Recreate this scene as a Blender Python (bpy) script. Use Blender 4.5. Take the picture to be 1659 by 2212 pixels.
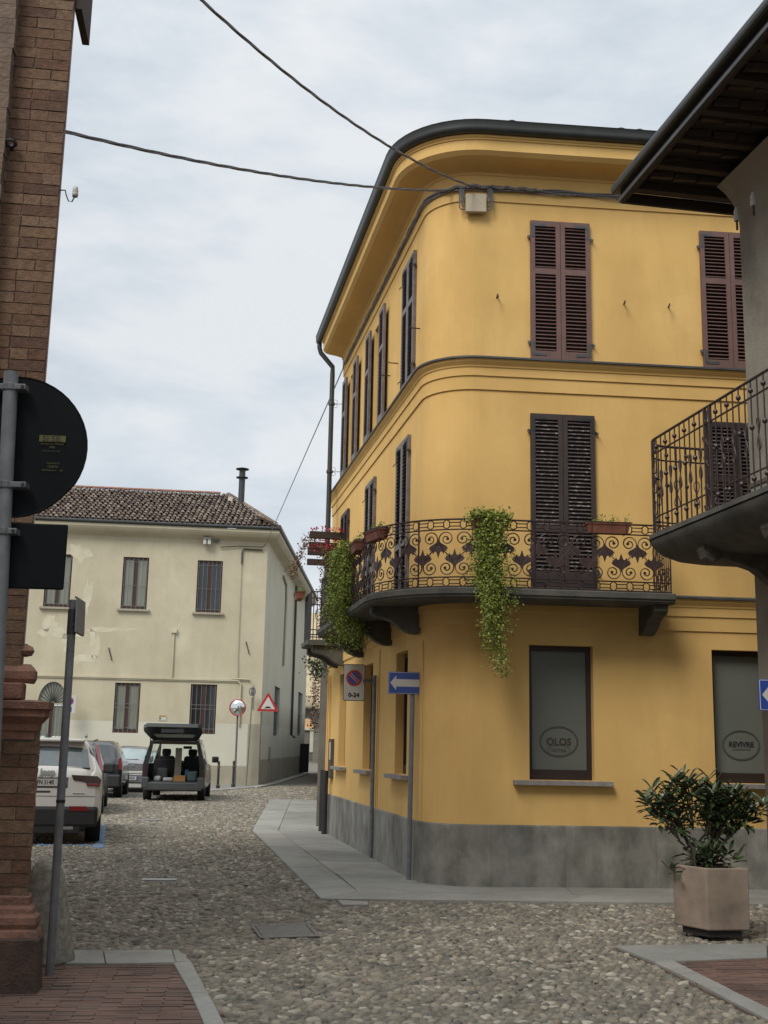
import bpy, math, random
from mathutils import Vector, Matrix
import numpy as np
random.seed(7); rng = np.random.default_rng(7)
for o in list(bpy.data.objects): bpy.data.objects.remove(o)
scn = bpy.context.scene
COL = scn.collection
R = math.radians
V = lambda x, y, z=0.0: Vector((x, y, z))

# ------------------------------------------------------------------ camera
CAM_P, CAM_R = R(11.304), R(1.153)
cd = bpy.data.cameras.new('camera'); cam = bpy.data.objects.new('camera', cd); COL.objects.link(cam)
cd.sensor_fit = 'VERTICAL'; cd.sensor_height = 36; cd.lens = 2536 / 2212 * 36; cd.clip_end = 2000
fwd = V(0, math.cos(CAM_P), math.sin(CAM_P)); up0 = V(0, -math.sin(CAM_P), math.cos(CAM_P)); r0 = V(1, 0, 0)
Rv = math.cos(CAM_R) * r0 + math.sin(CAM_R) * up0; Uv = -math.sin(CAM_R) * r0 + math.cos(CAM_R) * up0
mw = Matrix((Rv, Uv, -fwd)).transposed().to_4x4(); mw.translation = V(0, 0, 1.6); cam.matrix_world = mw
scn.camera = cam
# ------------------------------------------------------------------ world
SUN_EL, SUN_AZ = R(46), R(214)
w = bpy.data.worlds.new('World'); scn.world = w; w.use_nodes = True
nt = w.node_tree; nt.nodes.clear()
def N(t, kind, **kw):
    n = t.nodes.new(kind)
    for k, v in kw.items():
        if k in n.inputs: n.inputs[k].default_value = v
        else: setattr(n, k, v)
    return n
out = N(nt, 'ShaderNodeOutputWorld'); bg = N(nt, 'ShaderNodeBackground', Strength=0.1)
sky = N(nt, 'ShaderNodeTexSky'); sky.sky_type = 'NISHITA'; sky.sun_disc = False; sky.sun_elevation = SUN_EL; sky.sun_rotation = SUN_AZ
tc = N(nt, 'ShaderNodeTexCoord'); mp = N(nt, 'ShaderNodeMapping'); mp.inputs['Scale'].default_value = (1, 1, 2.6)
nt.links.new(tc.outputs['Generated'], mp.inputs['Vector'])
n1 = N(nt, 'ShaderNodeTexNoise', Scale=4.6, Detail=9.0, Roughness=0.56, Distortion=0.15); nt.links.new(mp.outputs[0], n1.inputs['Vector'])
cr = N(nt, 'ShaderNodeValToRGB'); nt.links.new(n1.outputs['Fac'], cr.inputs[0])
e = cr.color_ramp.elements; e[0].position = .38; e[0].color = (5.0, 5.5, 5.95, 1); e[1].position = .60; e[1].color = (6.75, 6.95, 7.05, 1)
e2 = cr.color_ramp.elements.new(.5); e2.color = (5.95, 6.3, 6.6, 1)
# overcast sky: brighter towards the zenith, all round alike
sep = N(nt, 'ShaderNodeSeparateXYZ'); nt.links.new(tc.outputs['Generated'], sep.inputs[0])
mr = N(nt, 'ShaderNodeValToRGB'); nt.links.new(sep.outputs['Z'], mr.inputs[0]); mr.color_ramp.interpolation = 'EASE'
for p_, v_ in ((0, .66), (.3, .70), (.6, .76), (1, 1.75)):
    q_ = mr.color_ramp.elements[0] if p_ == 0 else (mr.color_ramp.elements[-1] if p_ == 1 else mr.color_ramp.elements.new(p_)); q_.position = p_; q_.color = (v_ * .5, v_ * .5, v_ * .5, 1)
vs2 = N(nt, 'ShaderNodeMath'); vs2.operation = 'MULTIPLY'; vs2.inputs[1].default_value = 2; nt.links.new(mr.outputs[0], vs2.inputs[0]); mr = vs2
vm = N(nt, 'ShaderNodeVectorMath'); vm.operation = 'SCALE'; nt.links.new(cr.outputs[0], vm.inputs[0]); nt.links.new(mr.outputs[0], vm.inputs['Scale'])
mx = N(nt, 'ShaderNodeMix'); mx.data_type = 'RGBA'; mx.inputs[0].default_value = .9
nt.links.new(sky.outputs[0], mx.inputs[6]); nt.links.new(vm.outputs[0], mx.inputs[7]); nt.links.new(mx.outputs[2], bg.inputs[0]); nt.links.new(bg.outputs[0], out.inputs[0])
# ------------------------------------------------------------------ sun (veiled by cloud)
sd = bpy.data.lights.new('sun', 'SUN'); sd.energy = 1.5; sd.angle = R(26); sd.color = (1, .96, .9)
so = bpy.data.objects.new('sun', sd); COL.objects.link(so)
sdir = V(math.sin(SUN_AZ) * math.cos(SUN_EL), math.cos(SUN_AZ) * math.cos(SUN_EL), math.sin(SUN_EL))
so.rotation_euler = sdir.to_track_quat('Z', 'Y').to_euler(); so.location = (-20, -30, 40)
scn.view_settings.view_transform = 'Standard'; scn.view_settings.look = 'None'; scn.view_settings.gamma = 1
scn.view_settings.use_curve_mapping = False; scn.view_settings.exposure = 0.80
scn.render.engine = 'CYCLES'; scn.cycles.max_bounces = 6

# ------------------------------------------------------------------ materials
MATS = {}
def mat(name, c1, c2=None, rough=.85, scale=3.0, bump=.0, bscale=40.0, metal=0.0, vary=None, spec=.5, stretch=None, c3=None, coat=0, bdist=.01, streak=0):
    m = bpy.data.materials.new(name); m.use_nodes = True; t = m.node_tree; MATS[name] = m
    b = t.nodes['Principled BSDF']; b.inputs['Roughness'].default_value = rough; b.inputs['Metallic'].default_value = metal
    b.inputs['Specular IOR Level'].default_value = spec
    if coat: b.inputs['Coat Weight'].default_value = coat; b.inputs['Coat Roughness'].default_value = .05
    g = N(t, 'ShaderNodeNewGeometry'); src = g.outputs['Position']
    if stretch:
        mp = N(t, 'ShaderNodeMapping'); mp.inputs['Scale'].default_value = stretch; t.links.new(src, mp.inputs[0]); src2 = mp.outputs[0]
    else: src2 = src
    if c2 is None: c2 = tuple(x * .8 for x in c1)
    ns = N(t, 'ShaderNodeTexNoise', Scale=scale, Detail=5.0, Roughness=.6); t.links.new(src2, ns.inputs['Vector'])
    rp = N(t, 'ShaderNodeValToRGB'); t.links.new(ns.outputs['Fac'], rp.inputs[0])
    e = rp.color_ramp.elements; e[0].position = .35; e[0].color = (*c1, 1); e[1].position = .68; e[1].color = (*c2, 1)
    if c3: q = e.new(.56); q.color = (*c3, 1)
    col = rp.outputs[0]
    if streak:   # run-off stains and weathering in the paint
        sm_ = N(t, 'ShaderNodeMapping'); sm_.inputs['Scale'].default_value = (1.7, 1.7, .42); t.links.new(src, sm_.inputs[0])
        s1 = N(t, 'ShaderNodeTexNoise', Scale=1.0, Detail=6.0, Roughness=.65, Distortion=.3); t.links.new(sm_.outputs[0], s1.inputs['Vector'])
        s2 = N(t, 'ShaderNodeTexNoise', Scale=.55, Detail=7.0, Roughness=.7); t.links.new(src, s2.inputs['Vector'])
        ma = N(t, 'ShaderNodeMath'); ma.operation = 'MULTIPLY'; t.links.new(s1.outputs['Fac'], ma.inputs[0]); t.links.new(s2.outputs['Fac'], ma.inputs[1])
        r3 = N(t, 'ShaderNodeValToRGB'); t.links.new(ma.outputs[0], r3.inputs[0]); q3 = r3.color_ramp.elements; q3[0].position = .14; k_ = 1 - streak; q3[0].color = (k_, k_ * .985, k_ * .96, 1); q3[1].position = .30; q3[1].color = (1.03, 1.03, 1.03, 1)
        m3 = N(t, 'ShaderNodeMix'); m3.data_type = 'RGBA'; m3.blend_type = 'MULTIPLY'; m3.inputs[0].default_value = 1; t.links.new(col, m3.inputs[6]); t.links.new(r3.outputs[0], m3.inputs[7]); col = m3.outputs[2]
    if vary:   # list of piece colours picked by object random + tint attribute
        oi = N(t, 'ShaderNodeObjectInfo'); at = N(t, 'ShaderNodeAttribute'); at.attribute_name = 'tint'
        ad = N(t, 'ShaderNodeMath'); ad.operation = 'ADD'; t.links.new(oi.outputs['Random'], ad.inputs[0]); t.links.new(at.outputs['Fac'], ad.inputs[1])
        fr = N(t, 'ShaderNodeMath'); fr.operation = 'FRACT'; t.links.new(ad.outputs[0], fr.inputs[0])
        r2 = N(t, 'ShaderNodeValToRGB'); t.links.new(fr.outputs[0], r2.inputs[0]); r2.color_ramp.interpolation = 'LINEAR'
        e = r2.color_ramp.elements; n = len(vary)
        e[0].position = 0; e[0].color = (*vary[0], 1); e[1].position = 1; e[1].color = (*vary[-1], 1)
        for i in range(1, n - 1): q = e.new(i / (n - 1)); q.color = (*vary[i], 1)
        mm = N(t, 'ShaderNodeMix'); mm.data_type = 'RGBA'; mm.blend_type = 'MULTIPLY'; mm.inputs[0].default_value = 1
        t.links.new(col, mm.inputs[6]); t.links.new(r2.outputs[0], mm.inputs[7]); col = mm.outputs[2]
    t.links.new(col, b.inputs['Base Color'])
    if bump:
        nb = N(t, 'ShaderNodeTexNoise', Scale=bscale, Detail=4.0); t.links.new(src, nb.inputs['Vector'])
        bp = N(t, 'ShaderNodeBump', Strength=bump, Distance=bdist); t.links.new(nb.outputs['Fac'], bp.inputs['Height']); t.links.new(bp.outputs[0], b.inputs['Normal'])
    return m
yel = mat('yellow_plaster', (.66, .425, .152), (.73, .49, .188), rough=.95, scale=.8, bump=.35, bscale=90, spec=.2, c3=(.69, .45, .165), streak=.10)
yelm = mat('yellow_moulding', (.62, .40, .14), (.69, .455, .17), rough=.9, scale=2, bump=.15, bscale=60, spec=.2)
plinthm = mat('plinth_stone', (.31, .302, .272), (.14, .136, .12), rough=.85, scale=2.4, bump=.3, bscale=50, stretch=(1.3, 1.3, .9), vary=[(.9, .9, .9), (1, 1, .98), (.94, .93, .9), (1.05, 1.04, 1.0)], streak=.35)
sillm = mat('sill_stone', (.27, .25, .225), (.2, .185, .17), scale=12, bump=.3, bscale=70)
slabm = mat('granite_slab', (.24, .238, .215), (.29, .286, .262), scale=28, bump=.35, bscale=120, rough=.85, streak=.25, vary=[(.82, .82, .82), (1, 1, 1), (.9, .9, .88), (1.1, 1.09, 1.06)])
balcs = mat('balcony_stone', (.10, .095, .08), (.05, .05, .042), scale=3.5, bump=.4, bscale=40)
gut = mat('gutter_copper', (.030, .034, .032), (.02, .022, .021), rough=.45, scale=5, spec=.6)
flash = mat('lead_flashing', (.08, .085, .09), (.045, .047, .05), rough=.5, scale=8)
shA = mat('shutter_wood_brown', (.155, .085, .072), (.125, .066, .056), rough=.6, scale=7, bump=.1, bscale=80)
shB = mat('shutter_wood_dark', (.05, .034, .03), (.035, .024, .021), rough=.55, scale=7, bump=.1, bscale=80)
shC = mat('shutter_wood_worn', (.11, .085, .078), (.17, .15, .145), rough=.5, scale=9)
ironm = mat('wrought_iron', (.032, .015, .013), (.02, .01, .009), rough=.5, scale=14)
darkiron = mat('dark_iron', (.03, .03, .032), (.018, .018, .02), rough=.5)
lotusm = mat('lotus_iron', (.05, .025, .022), (.034, .018, .016), rough=.55, scale=14)
frostm = mat('frosted_pane', (.15, .16, .14), (.135, .145, .125), rough=.22, scale=1.2)
framed = mat('dark_window_frame', (.02, .012, .01), (.03, .018, .015), rough=.5)
inkm = mat('window_ink', (.05, .028, .02), rough=.6); inkb = mat('window_ink_black', (.02, .02, .02), rough=.6)
galv = mat('galvanised_steel', (.17, .175, .18), (.11, .115, .12), rough=.55, scale=11, metal=.3, bump=.1)
galvd = mat('grey_painted_steel', (.19, .195, .20), (.13, .135, .14), rough=.6, scale=11, bump=.1)
cablem = mat('twisted_cable_rubber', (.10, .095, .10), (.2, .19, .19), rough=.6, scale=30)
boxm = mat('junction_box_enamel', (.42, .36, .25), (.36, .3, .21), rough=.6, scale=9)
terra = mat('terracotta', (.23, .085, .05), (.15, .055, .035), rough=.8, scale=9, bump=.2)
vinem = mat('vine_leaf', (.33, .36, .07), (.14, .19, .036), rough=.6, scale=11, vary=[(.5, .62, .5), (1, 1, .9), (.75, .85, .7), (1.5, 1.35, 1.0), (.6, .8, .6)])
grassm = mat('planter_green', (.14, .27, .05), (.08, .18, .035), rough=.6, scale=15)
drym = mat('dry_vine', (.15, .085, .045), (.08, .05, .03), rough=.7, scale=10, vary=[(.6, .6, .6), (1, 1, 1), (1.5, 1.3, 1)])
redm = mat('red_petals', (.42, .01, .035), (.3, .008, .02), rough=.5, scale=10)
laurel = mat('laurel_leaf', (.040, .062, .026), (.028, .045, .02), rough=.35, scale=9, vary=[(.8, .8, .8), (1.3, 1.3, 1.1), (1, 1, 1), (.7, .75, .7), (1.7, 1.6, 1.4)])
twig = mat('twig_bark', (.07, .052, .035), rough=.8)
potm = mat('planter_concrete', (.29, .23, .175), (.20, .155, .12), rough=.9, scale=4, bump=.35, bscale=90, c3=(.25, .195, .15), streak=.4)
soilm = mat('soil', (.03, .022, .015), rough=1)
brickm = mat('old_brick', (.72, .66, .6), (.45, .4, .36), rough=.95, scale=22, bump=.7, bscale=60, vary=[(.20, .125, .08), (.25, .165, .105), (.185, .10, .066), (.27, .19, .13), (.20, .12, .08), (.15, .09, .065)])
mortar = mat('mortar', (.15, .11, .08), (.10, .075, .055), scale=14, bump=.6, bscale=70)
terra2 = mat('moulded_terracotta', (.22, .105, .065), (.11, .062, .045), scale=9, bump=.9, bscale=45, c3=(.16, .08, .055))
dkstone = mat('dark_weathered_stone', (.06, .05, .042), (.12, .1, .08), scale=8, bump=1, bscale=25)
pinkm = mat('pink_plaster', (.47, .30, .27), (.4, .25, .22), scale=2, bump=.3)
paverm = mat('paving_brick', (1, 1, 1), (.55, .56, .56), scale=2.2, bump=.5, bscale=60, vary=[(.145, .082, .062), (.18, .10, .075), (.115, .07, .055), (.16, .09, .068), (.13, .09, .07)])
whitew = mat('cream_plaster', (.455, .41, .295), (.54, .495, .365), rough=.95, scale=.5, bump=.25, bscale=60, spec=.2, c3=(.49, .447, .327), streak=.08)
whiteb = mat('pale_base_plaster', (.56, .54, .44), (.50, .48, .39), rough=.95, scale=.6, bump=.2)
greyb = mat('stained_base_plaster', (.36, .33, .25), (.27, .245, .18), rough=.95, scale=.9, bump=.35, bscale=30)
patchm = mat('repair_plaster', (.60, .555, .425), (.50, .455, .33), rough=.95, scale=2)
tilem = mat('roof_tile_clay', (1, 1, 1), (.55, .52, .5), rough=.95, scale=9, bump=.5, bscale=40, vary=[(.10, .075, .06), (.20, .15, .11), (.13, .09, .07), (.27, .22, .165), (.085, .062, .052), (.16, .10, .075)])
tilebase = mat('roof_underlay', (.04, .03, .025), rough=1)
woodf = mat('window_wood', (.055, .022, .014), (.04, .016, .01), rough=.5)
curtm = mat('curtained_glass', (.25, .26, .21), (.19, .2, .16), rough=.12, scale=2.0, stretch=(14, 14, .3))
dglass = mat('dark_glass', (.015, .018, .02), (.03, .035, .038), rough=.06, scale=.8, spec=.8)
greyw = mat('grey_render', (.30, .275, .22), (.21, .195, .16), rough=.95, scale=1.3, bump=.5, bscale=40, c3=(.26, .24, .195), streak=.3)
brownst = mat('brown_stone', (.10, .078, .06), (.075, .06, .048), rough=.9, scale=4, bump=.4)
wooddk = mat('old_dark_wood', (.045, .03, .022), (.03, .02, .015), rough=.9, scale=8, stretch=(2, 2, 8))
signb = mat('sign_back_black', (.006, .008, .009), (.009, .011, .012), rough=.8, spec=.15)
stick = mat('sticker_yellow', (.11, .10, .025), rough=.6)
whitep = mat('sign_white', (.50, .49, .44), (.46, .45, .41), rough=.5, scale=6); bluep = mat('sign_blue', (.02, .055, .27), (.018, .045, .23), rough=.4); redp = mat('sign_red', (.40, .02, .025), rough=.4); blackp = mat('sign_black', (.012, .012, .012), rough=.5)
signgrey = mat('sign_back_grey', (.21, .215, .22), (.17, .175, .18), rough=.5)
mirrorm = mat('mirror_glass', (.75, .76, .76), (.72, .74, .74), rough=.04, metal=1)
bollm = mat('granite_bollard', (.33, .31, .255), (.19, .175, .14), scale=20, bump=.6, bscale=60, c3=(.2, .19, .155))
dirt = mat('sandy_joint', (.16, .145, .115), (.10, .09, .075), scale=20, bump=.6, bscale=90)
cobm = mat('cobble', (1.15, 1.13, 1.08), (.76, .75, .71), rough=.85, scale=2.2, bump=.3, bscale=120, vary=[(.16, .143, .112), (.21, .19, .15), (.085, .082, .073), (.25, .225, .18), (.17, .15, .118), (.14, .13, .11), (.36, .335, .28), (.2, .165, .125), (.11, .103, .09), (.22, .20, .155)])
lidm = mat('cast_iron_lid', (.2, .19, .165), (.13, .12, .105), rough=.6, scale=20, bump=.3)
bluepaint = mat('blue_road_paint', (.10, .22, .42), (.16, .2, .25), rough=.8, scale=16)
metalstrip = mat('pale_steel_strip', (.30, .31, .30), (.2, .21, .2), rough=.4)
carwhite = mat('car_paint_white', (.62, .61, .57), (.6, .59, .55), rough=.3, coat=.6); carblack = mat('car_paint_black', (.014, .016, .02), rough=.3, coat=.8)
carsilver = mat('car_paint_silver', (.25, .25, .255), rough=.35, metal=.5, coat=.5); cargreen = mat('car_paint_dark_grey_green', (.022, .027, .026), (.03, .035, .032), rough=.35, metal=.3, coat=.5)
cargrey = mat('car_paint_grey', (.10, .105, .11), rough=.35, metal=.4, coat=.5)
plast = mat('black_bumper_plastic', (.018, .018, .019), rough=.6); plastg = mat('grey_bumper_plastic', (.05, .055, .057), rough=.55)
tyre = mat('tyre_rubber', (.012, .012, .012), rough=.85); rimm = mat('alloy_rim', (.3, .3, .3), rough=.35, metal=.7)
redl = mat('tail_light_red', (.20, .012, .012), rough=.15, coat=.7); smokel = mat('tail_light_smoke', (.05, .028, .024), rough=.15, coat=.7); chrome = mat('chrome', (.8, .8, .8), rough=.15, metal=.9)
cardb = mat('cardboard', (.32, .17, .06), rough=.9); clothw = mat('white_cloth', (.35, .35, .35), (.2, .2, .2), scale=12, rough=.9); clothb = mat('dark_seat_cloth', (.012, .012, .013), rough=.9); tealb = mat('teal_bag', (.06, .1, .1), rough=.6); blueb = mat('blue_bottle_plastic', (.04, .16, .35), rough=.4)
linerm = mat('headliner_cloth', (.10, .085, .06), rough=.95); tarpm = mat('tan_cloth', (.42, .34, .2), (.3, .22, .12), rough=.9)
farw = mat('far_cream_plaster', (.72, .60, .40), rough=.95, scale=1); farg = mat('far_grey_stone', (.17, .155, .13), (.12, .11, .095), rough=.95, scale=2); farp = mat('far_peach_plaster', (.68, .44, .24), rough=.95)
def glassmat():
    m = bpy.data.materials.new('clear_car_glass'); m.use_nodes = True; b = m.node_tree.nodes['Principled BSDF']
    b.inputs['Base Color'].default_value = (.7, .8, .78, 1); b.inputs['Transmission Weight'].default_value = 1; b.inputs['Roughness'].default_value = .02; b.inputs['IOR'].default_value = 1.02
    return m
clearg = glassmat()

# ------------------------------------------------------------------ mesh helpers
class Fr:   # local frame -> world
    def __init__(s, o, x, y, z=V(0, 0, 1)): s.o, s.x, s.y, s.z = Vector(o), Vector(x), Vector(y), Vector(z)
    def __call__(s, a, b, c): return s.o + s.x * a + s.y * b + s.z * c
ID = Fr(V(0, 0, 0), V(1, 0, 0), V(0, 1, 0))
class M:
    def __init__(s): s.v = []; s.f = []; s.m = []; s.mi = 0
    def add(s, vs, fs):
        n = len(s.v); s.v += [Vector(p) for p in vs]
        for f in fs: s.f.append([i + n for i in f]); s.m.append(s.mi)
        return s
    def box(s, a0, a1, b0, b1, c0, c1, T=ID):
        p = [T(a, b, c) for c in (c0, c1) for b in (b0, b1) for a in (a0, a1)]
        return s.add(p, [(0, 2, 3, 1), (4, 5, 7, 6), (0, 1, 5, 4), (2, 6, 7, 3), (0, 4, 6, 2), (1, 3, 7, 5)])
    def quad(s, *p): return s.add(p, [tuple(range(len(p)))])
    def prism(s, pts, d):      # pts: list of world vectors (planar), d: extrusion vector
        n = len(pts); P = [Vector(p) for p in pts] + [Vector(p) + d for p in pts]
        return s.add(P, [tuple(range(n))[::-1], tuple(range(n, 2 * n))] + [(i, (i + 1) % n, n + (i + 1) % n, n + i) for i in range(n)])
    def tube(s, path, r, n=6, closed=False, cap=True):
        path = [Vector(p) for p in path]; K = len(path); rings = []; up = None
        rr = r if callable(r) else (lambda t: r)
        for i, p in enumerate(path):
            a = path[i - 1] if (i > 0 or closed) else p; b = path[(i + 1) % K] if (i < K - 1 or closed) else p
            d = (b - a)
            if d.length < 1e-9: d = V(0, 0, 1)
            d.normalize()
            if up is None: up = V(0, 0, 1) if abs(d.z) < .9 else V(1, 0, 0)
            x = up.cross(d)
            if x.length < 1e-5: x = V(1, 0, 0).cross(d)
            x.normalize(); y = d.cross(x); up = y
            q = rr(i / max(1, K - 1)); rings.append([p + (x * math.cos(2 * math.pi * k / n) + y * math.sin(2 * math.pi * k / n)) * q for k in range(n)])
        vs = [p for rg in rings for p in rg]; fs = []
        for i in range(K if closed else K - 1):
            j = (i + 1) % K
            for k in range(n): fs.append((i * n + k, i * n + (k + 1) % n, j * n + (k + 1) % n, j * n + k))
        if cap and not closed: fs += [tuple(range(n))[::-1], tuple((K - 1) * n + k for k in range(n))]
        return s.add(vs, fs)
    def lathe(s, prof, c, n=16, T=None):    # prof (r,z) about local z
        T = T or Fr(c, V(1, 0, 0), V(0, 1, 0)); vs = []; fs = []
        for r, z in prof:
            for k in range(n): vs.append(T(r * math.cos(2 * math.pi * k / n), r * math.sin(2 * math.pi * k / n), z))
        for i in range(len(prof) - 1):
            for k in range(n): fs.append((i * n + k, i * n + (k + 1) % n, (i + 1) * n + (k + 1) % n, (i + 1) * n + k))
        L = (len(prof) - 1) * n
        fs += [tuple(range(n))[::-1], tuple(L + k for k in range(n))]
        return s.add(vs, fs)
    def grid(s, rows, closed=False):        # rows: list of equal-length point lists
        n = len(rows[0]); vs = [p for r in rows for p in r]; fs = []
        for i in range(len(rows) - 1):
            for k in range(n if closed else n - 1): fs.append((i * n + k, i * n + (k + 1) % n, (i + 1) * n + (k + 1) % n, (i + 1) * n + k))
        return s.add(vs, fs)
    def mesh(s, name, mats, smooth=False, off=V(0, 0, 0)):
        me = bpy.data.meshes.new(name); me.from_pydata([p - off for p in s.v], [], s.f)
        for m in (mats if isinstance(mats, (list, tuple)) else [mats]): me.materials.append(m)
        if any(s.m): me.polygons.foreach_set('material_index', s.m)
        if smooth:
            me.polygons.foreach_set('use_smooth', [True] * len(me.polygons))
        me.update(); return me
    def build(s, name, mats, parent=None, smooth=False, bevel=0, local=False, auto=None):
        if parent is None:
            xs = [p.x for p in s.v]; ys = [p.y for p in s.v]; off = V((min(xs) + max(xs)) / 2, (min(ys) + max(ys)) / 2, min(p.z for p in s.v))
        else: off = V(0, 0, 0) if local else WP[parent.name]
        me = s.mesh(name, mats, smooth, off); o = bpy.data.objects.new(name, me); COL.objects.link(o)
        if parent is None: o.location = off
        else: o.parent = parent
        WP[o.name] = off
        if smooth and auto:
            try: me.set_sharp_from_angle(angle=R(auto))
            except Exception: pass
        if bevel: b = o.modifiers.new('bevel', 'BEVEL'); b.width = bevel; b.segments = 2; b.limit_method = 'ANGLE'
        return o
WP = {}
def tag(o, label=None, cat=None, group=None, kind=None):
    if label: o['label'] = label
    if cat: o['category'] = cat
    if group: o['group'] = group
    if kind: o['kind'] = kind
    return o
def thing(name, loc, label, cat, group=None, rz=0):
    o = bpy.data.objects.new(name, None); COL.objects.link(o); o.location = loc; o.rotation_euler = (0, 0, rz); o.empty_display_size = .2
    WP[o.name] = Vector(loc); return tag(o, label, cat, group)
def inst(name, me, parent, mtx):          # one piece sharing mesh data
    o = bpy.data.objects.new(name, me); COL.objects.link(o); o.parent = parent
    m = mtx.copy(); m.translation = m.translation - WP[parent.name]; o.matrix_local = m
    WP[o.name] = mtx.translation.copy(); return o
def text(s, size, T, m, name, parent, ext=.001, bold=0, sx=1, local=False):   # T: frame x=reading dir, y=up, z=towards viewer
    c = bpy.data.curves.new('t', 'FONT'); c.body = s; c.size = size; c.align_x = 'CENTER'; c.align_y = 'CENTER'; c.extrude = 0; c.offset = bold
    c.resolution_u = 3
    o = bpy.data.objects.new('t', c); COL.objects.link(o); dg = bpy.context.evaluated_depsgraph_get(); dg.update()
    me = o.evaluated_get(dg).to_mesh(); g = M(); g.add([T(v.co.x * sx, v.co.y, 0) for v in me.vertices], [tuple(p.vertices) for p in me.polygons])
    g.add([T(v.co.x * sx, v.co.y, ext) for v in me.vertices], [tuple(p.vertices) for p in me.polygons])
    bpy.data.objects.remove(o); bpy.data.curves.remove(c)
    return g.build(name, m, parent, local=local)
def settint(me, vals, dom='POINT'):
    a = me.attributes.new('tint', 'FLOAT', dom); a.data.foreach_set('value', np.asarray(vals, dtype=np.float32))

# ================================================================== SETTING: ground
g = M(); g.add([V(-600, -300, -.02), V(600, -300, -.02), V(600, 900, -.02), V(-600, 900, -.02)], [(0, 1, 2, 3)])
ground = tag(g.build('ground', mat('far_ground', (.13, .12, .1), (.2, .18, .15), scale=3, bump=.5)), kind='structure')
g = M(); g.add([V(-30, -8, .004), V(12, -8, .004), V(12, 130, .004), V(-30, 130, .004)], [(0, 1, 2, 3)])
street = tag(g.build('street', dirt), kind='structure')

PAV = [(-2.33, 22.57), (-3.16, 35.22), (-1.3, 36.3), (-.4, 24), (.6, 14.9), (1.8, 14.3), (9, 14.9), (9, 13.35), (4.19, 13.12), (-.58, 12.82)]     # pavement by the yellow house
PAVL = [(-6, 9.05), (-2.27, 9.39), (-1.51, 9.52), (-1.34, 9.04), (-.89, 7.3), (-.2, 4.6), (1.2, -1), (-6, -1)]
PAVR = [(1.96, 10.11), (3.3, 10.39), (8, 11.3), (9, -1), (3.6, -1), (2.9, 4), (2.36, 7.56), (2.12, 9.4)]
def inside(p, poly):
    x, y = p; c = False; n = len(poly)
    for i in range(n):
        x1, y1 = poly[i]; x2, y2 = poly[(i + 1) % n]
        if (y1 > y) != (y2 > y) and x < (x2 - x1) * (y - y1) / (y2 - y1) + x1: c = not c
    return c
def inside_np(X, Y, poly):
    c = np.zeros(X.shape, bool); n = len(poly)
    for i in range(n):
        x1, y1 = poly[i]; x2, y2 = poly[(i + 1) % n]
        if y1 == y2: continue
        k = ((y1 > Y) != (y2 > Y)) & (X < (x2 - x1) * (Y - y1) / (y2 - y1) + x1); c ^= k
    return c
# ---- cobbles (river pebbles set on edge)
LID = [(-1.09, 10.93), (-.61, 11.08), (-.48, 10.44), (-.95, 10.29)]
CHAN = [(-2.96, 15.2), (-2.5, 15.2), (-3.98, 23.3), (-4.5, 23.3)]
def shrinkpoly(poly, d):
    cx = sum(p[0] for p in poly) / len(poly); cy = sum(p[1] for p in poly) / len(poly)
    return [(cx + (x - cx) * (1 + d), cy + (y - cy) * (1 + d)) for x, y in poly]
def cobble_field():
    P = []
    for (y0, y1, d) in ((6.9, 13.5, .062), (13.5, 22, .064), (22, 34, .078), (34, 47, .095)):
        ys = np.arange(y0, y1, d * .80); j = 0
        for k, y in enumerate(ys):
            x0 = -.36 * y - .6; x1 = .36 * y + .6
            xs = np.arange(x0, x1, d * 1.12) + (k % 2) * d * .56
            P.append(np.stack([xs + rng.normal(0, d * .2, xs.size), y + rng.normal(0, d * .16, xs.size), d * rng.lognormal(0, .16, xs.size)], 1))
    P = np.concatenate(P); X, Y = P[:, 0], P[:, 1]
    keep = ~inside_np(X, Y, PAV) & ~inside_np(X, Y, PAVL) & ~inside_np(X, Y, PAVR) & ~inside_np(X, Y, shrinkpoly(LID, .08))
    keep &= ~((X > -2.85) & (X < -2.25) & (Y > 14.2) & (Y < 14.66)) & ~((X > -.42) & (X < -.06) & (Y > 12.4) & (Y < 12.82)) & ~((np.hypot(X + 4.72, Y - 25.12)) < .36)
    keep &= (Y < 41 + (X + 5.6) * 3.2) | (X > -3.6)             # kerb in front of the cream house
    keep &= ~((X > .45 - .184 * (Y - 14.84)) & (Y > 14.8) & (Y < 24)) & ~((X > 0.5) & (Y > 14.6))
    keep &= ~((X < -2.2) & (Y < 9.0))
    return P[keep]
CP = cobble_field()
def pebble_verts(n1, lvl):
    a = np.linspace(0, 2 * np.pi, n1, endpoint=False)
    rings = [(1.0, -.3), (.93, .35), (.55, .86)] if lvl else [(1.0, -.3), (.75, .72)]
    v = [np.stack([np.cos(a) * r, np.sin(a) * r, np.full(n1, z)], 1) for r, z in rings]; v.append(np.array([[0, 0, 1.0]]))
    v = np.concatenate(v); f = []
    for i in range(len(rings) - 1):
        for k in range(n1): f.append((i * n1 + k, i * n1 + (k + 1) % n1, (i + 1) * n1 + (k + 1) % n1)); f.append((i * n1 + k, (i + 1) * n1 + (k + 1) % n1, (i + 1) * n1 + k))
    L = (len(rings) - 1) * n1
    for k in range(n1): f.append((L + k, L + (k + 1) % n1, len(rings) * n1))
    return v, np.array(f)
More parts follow.
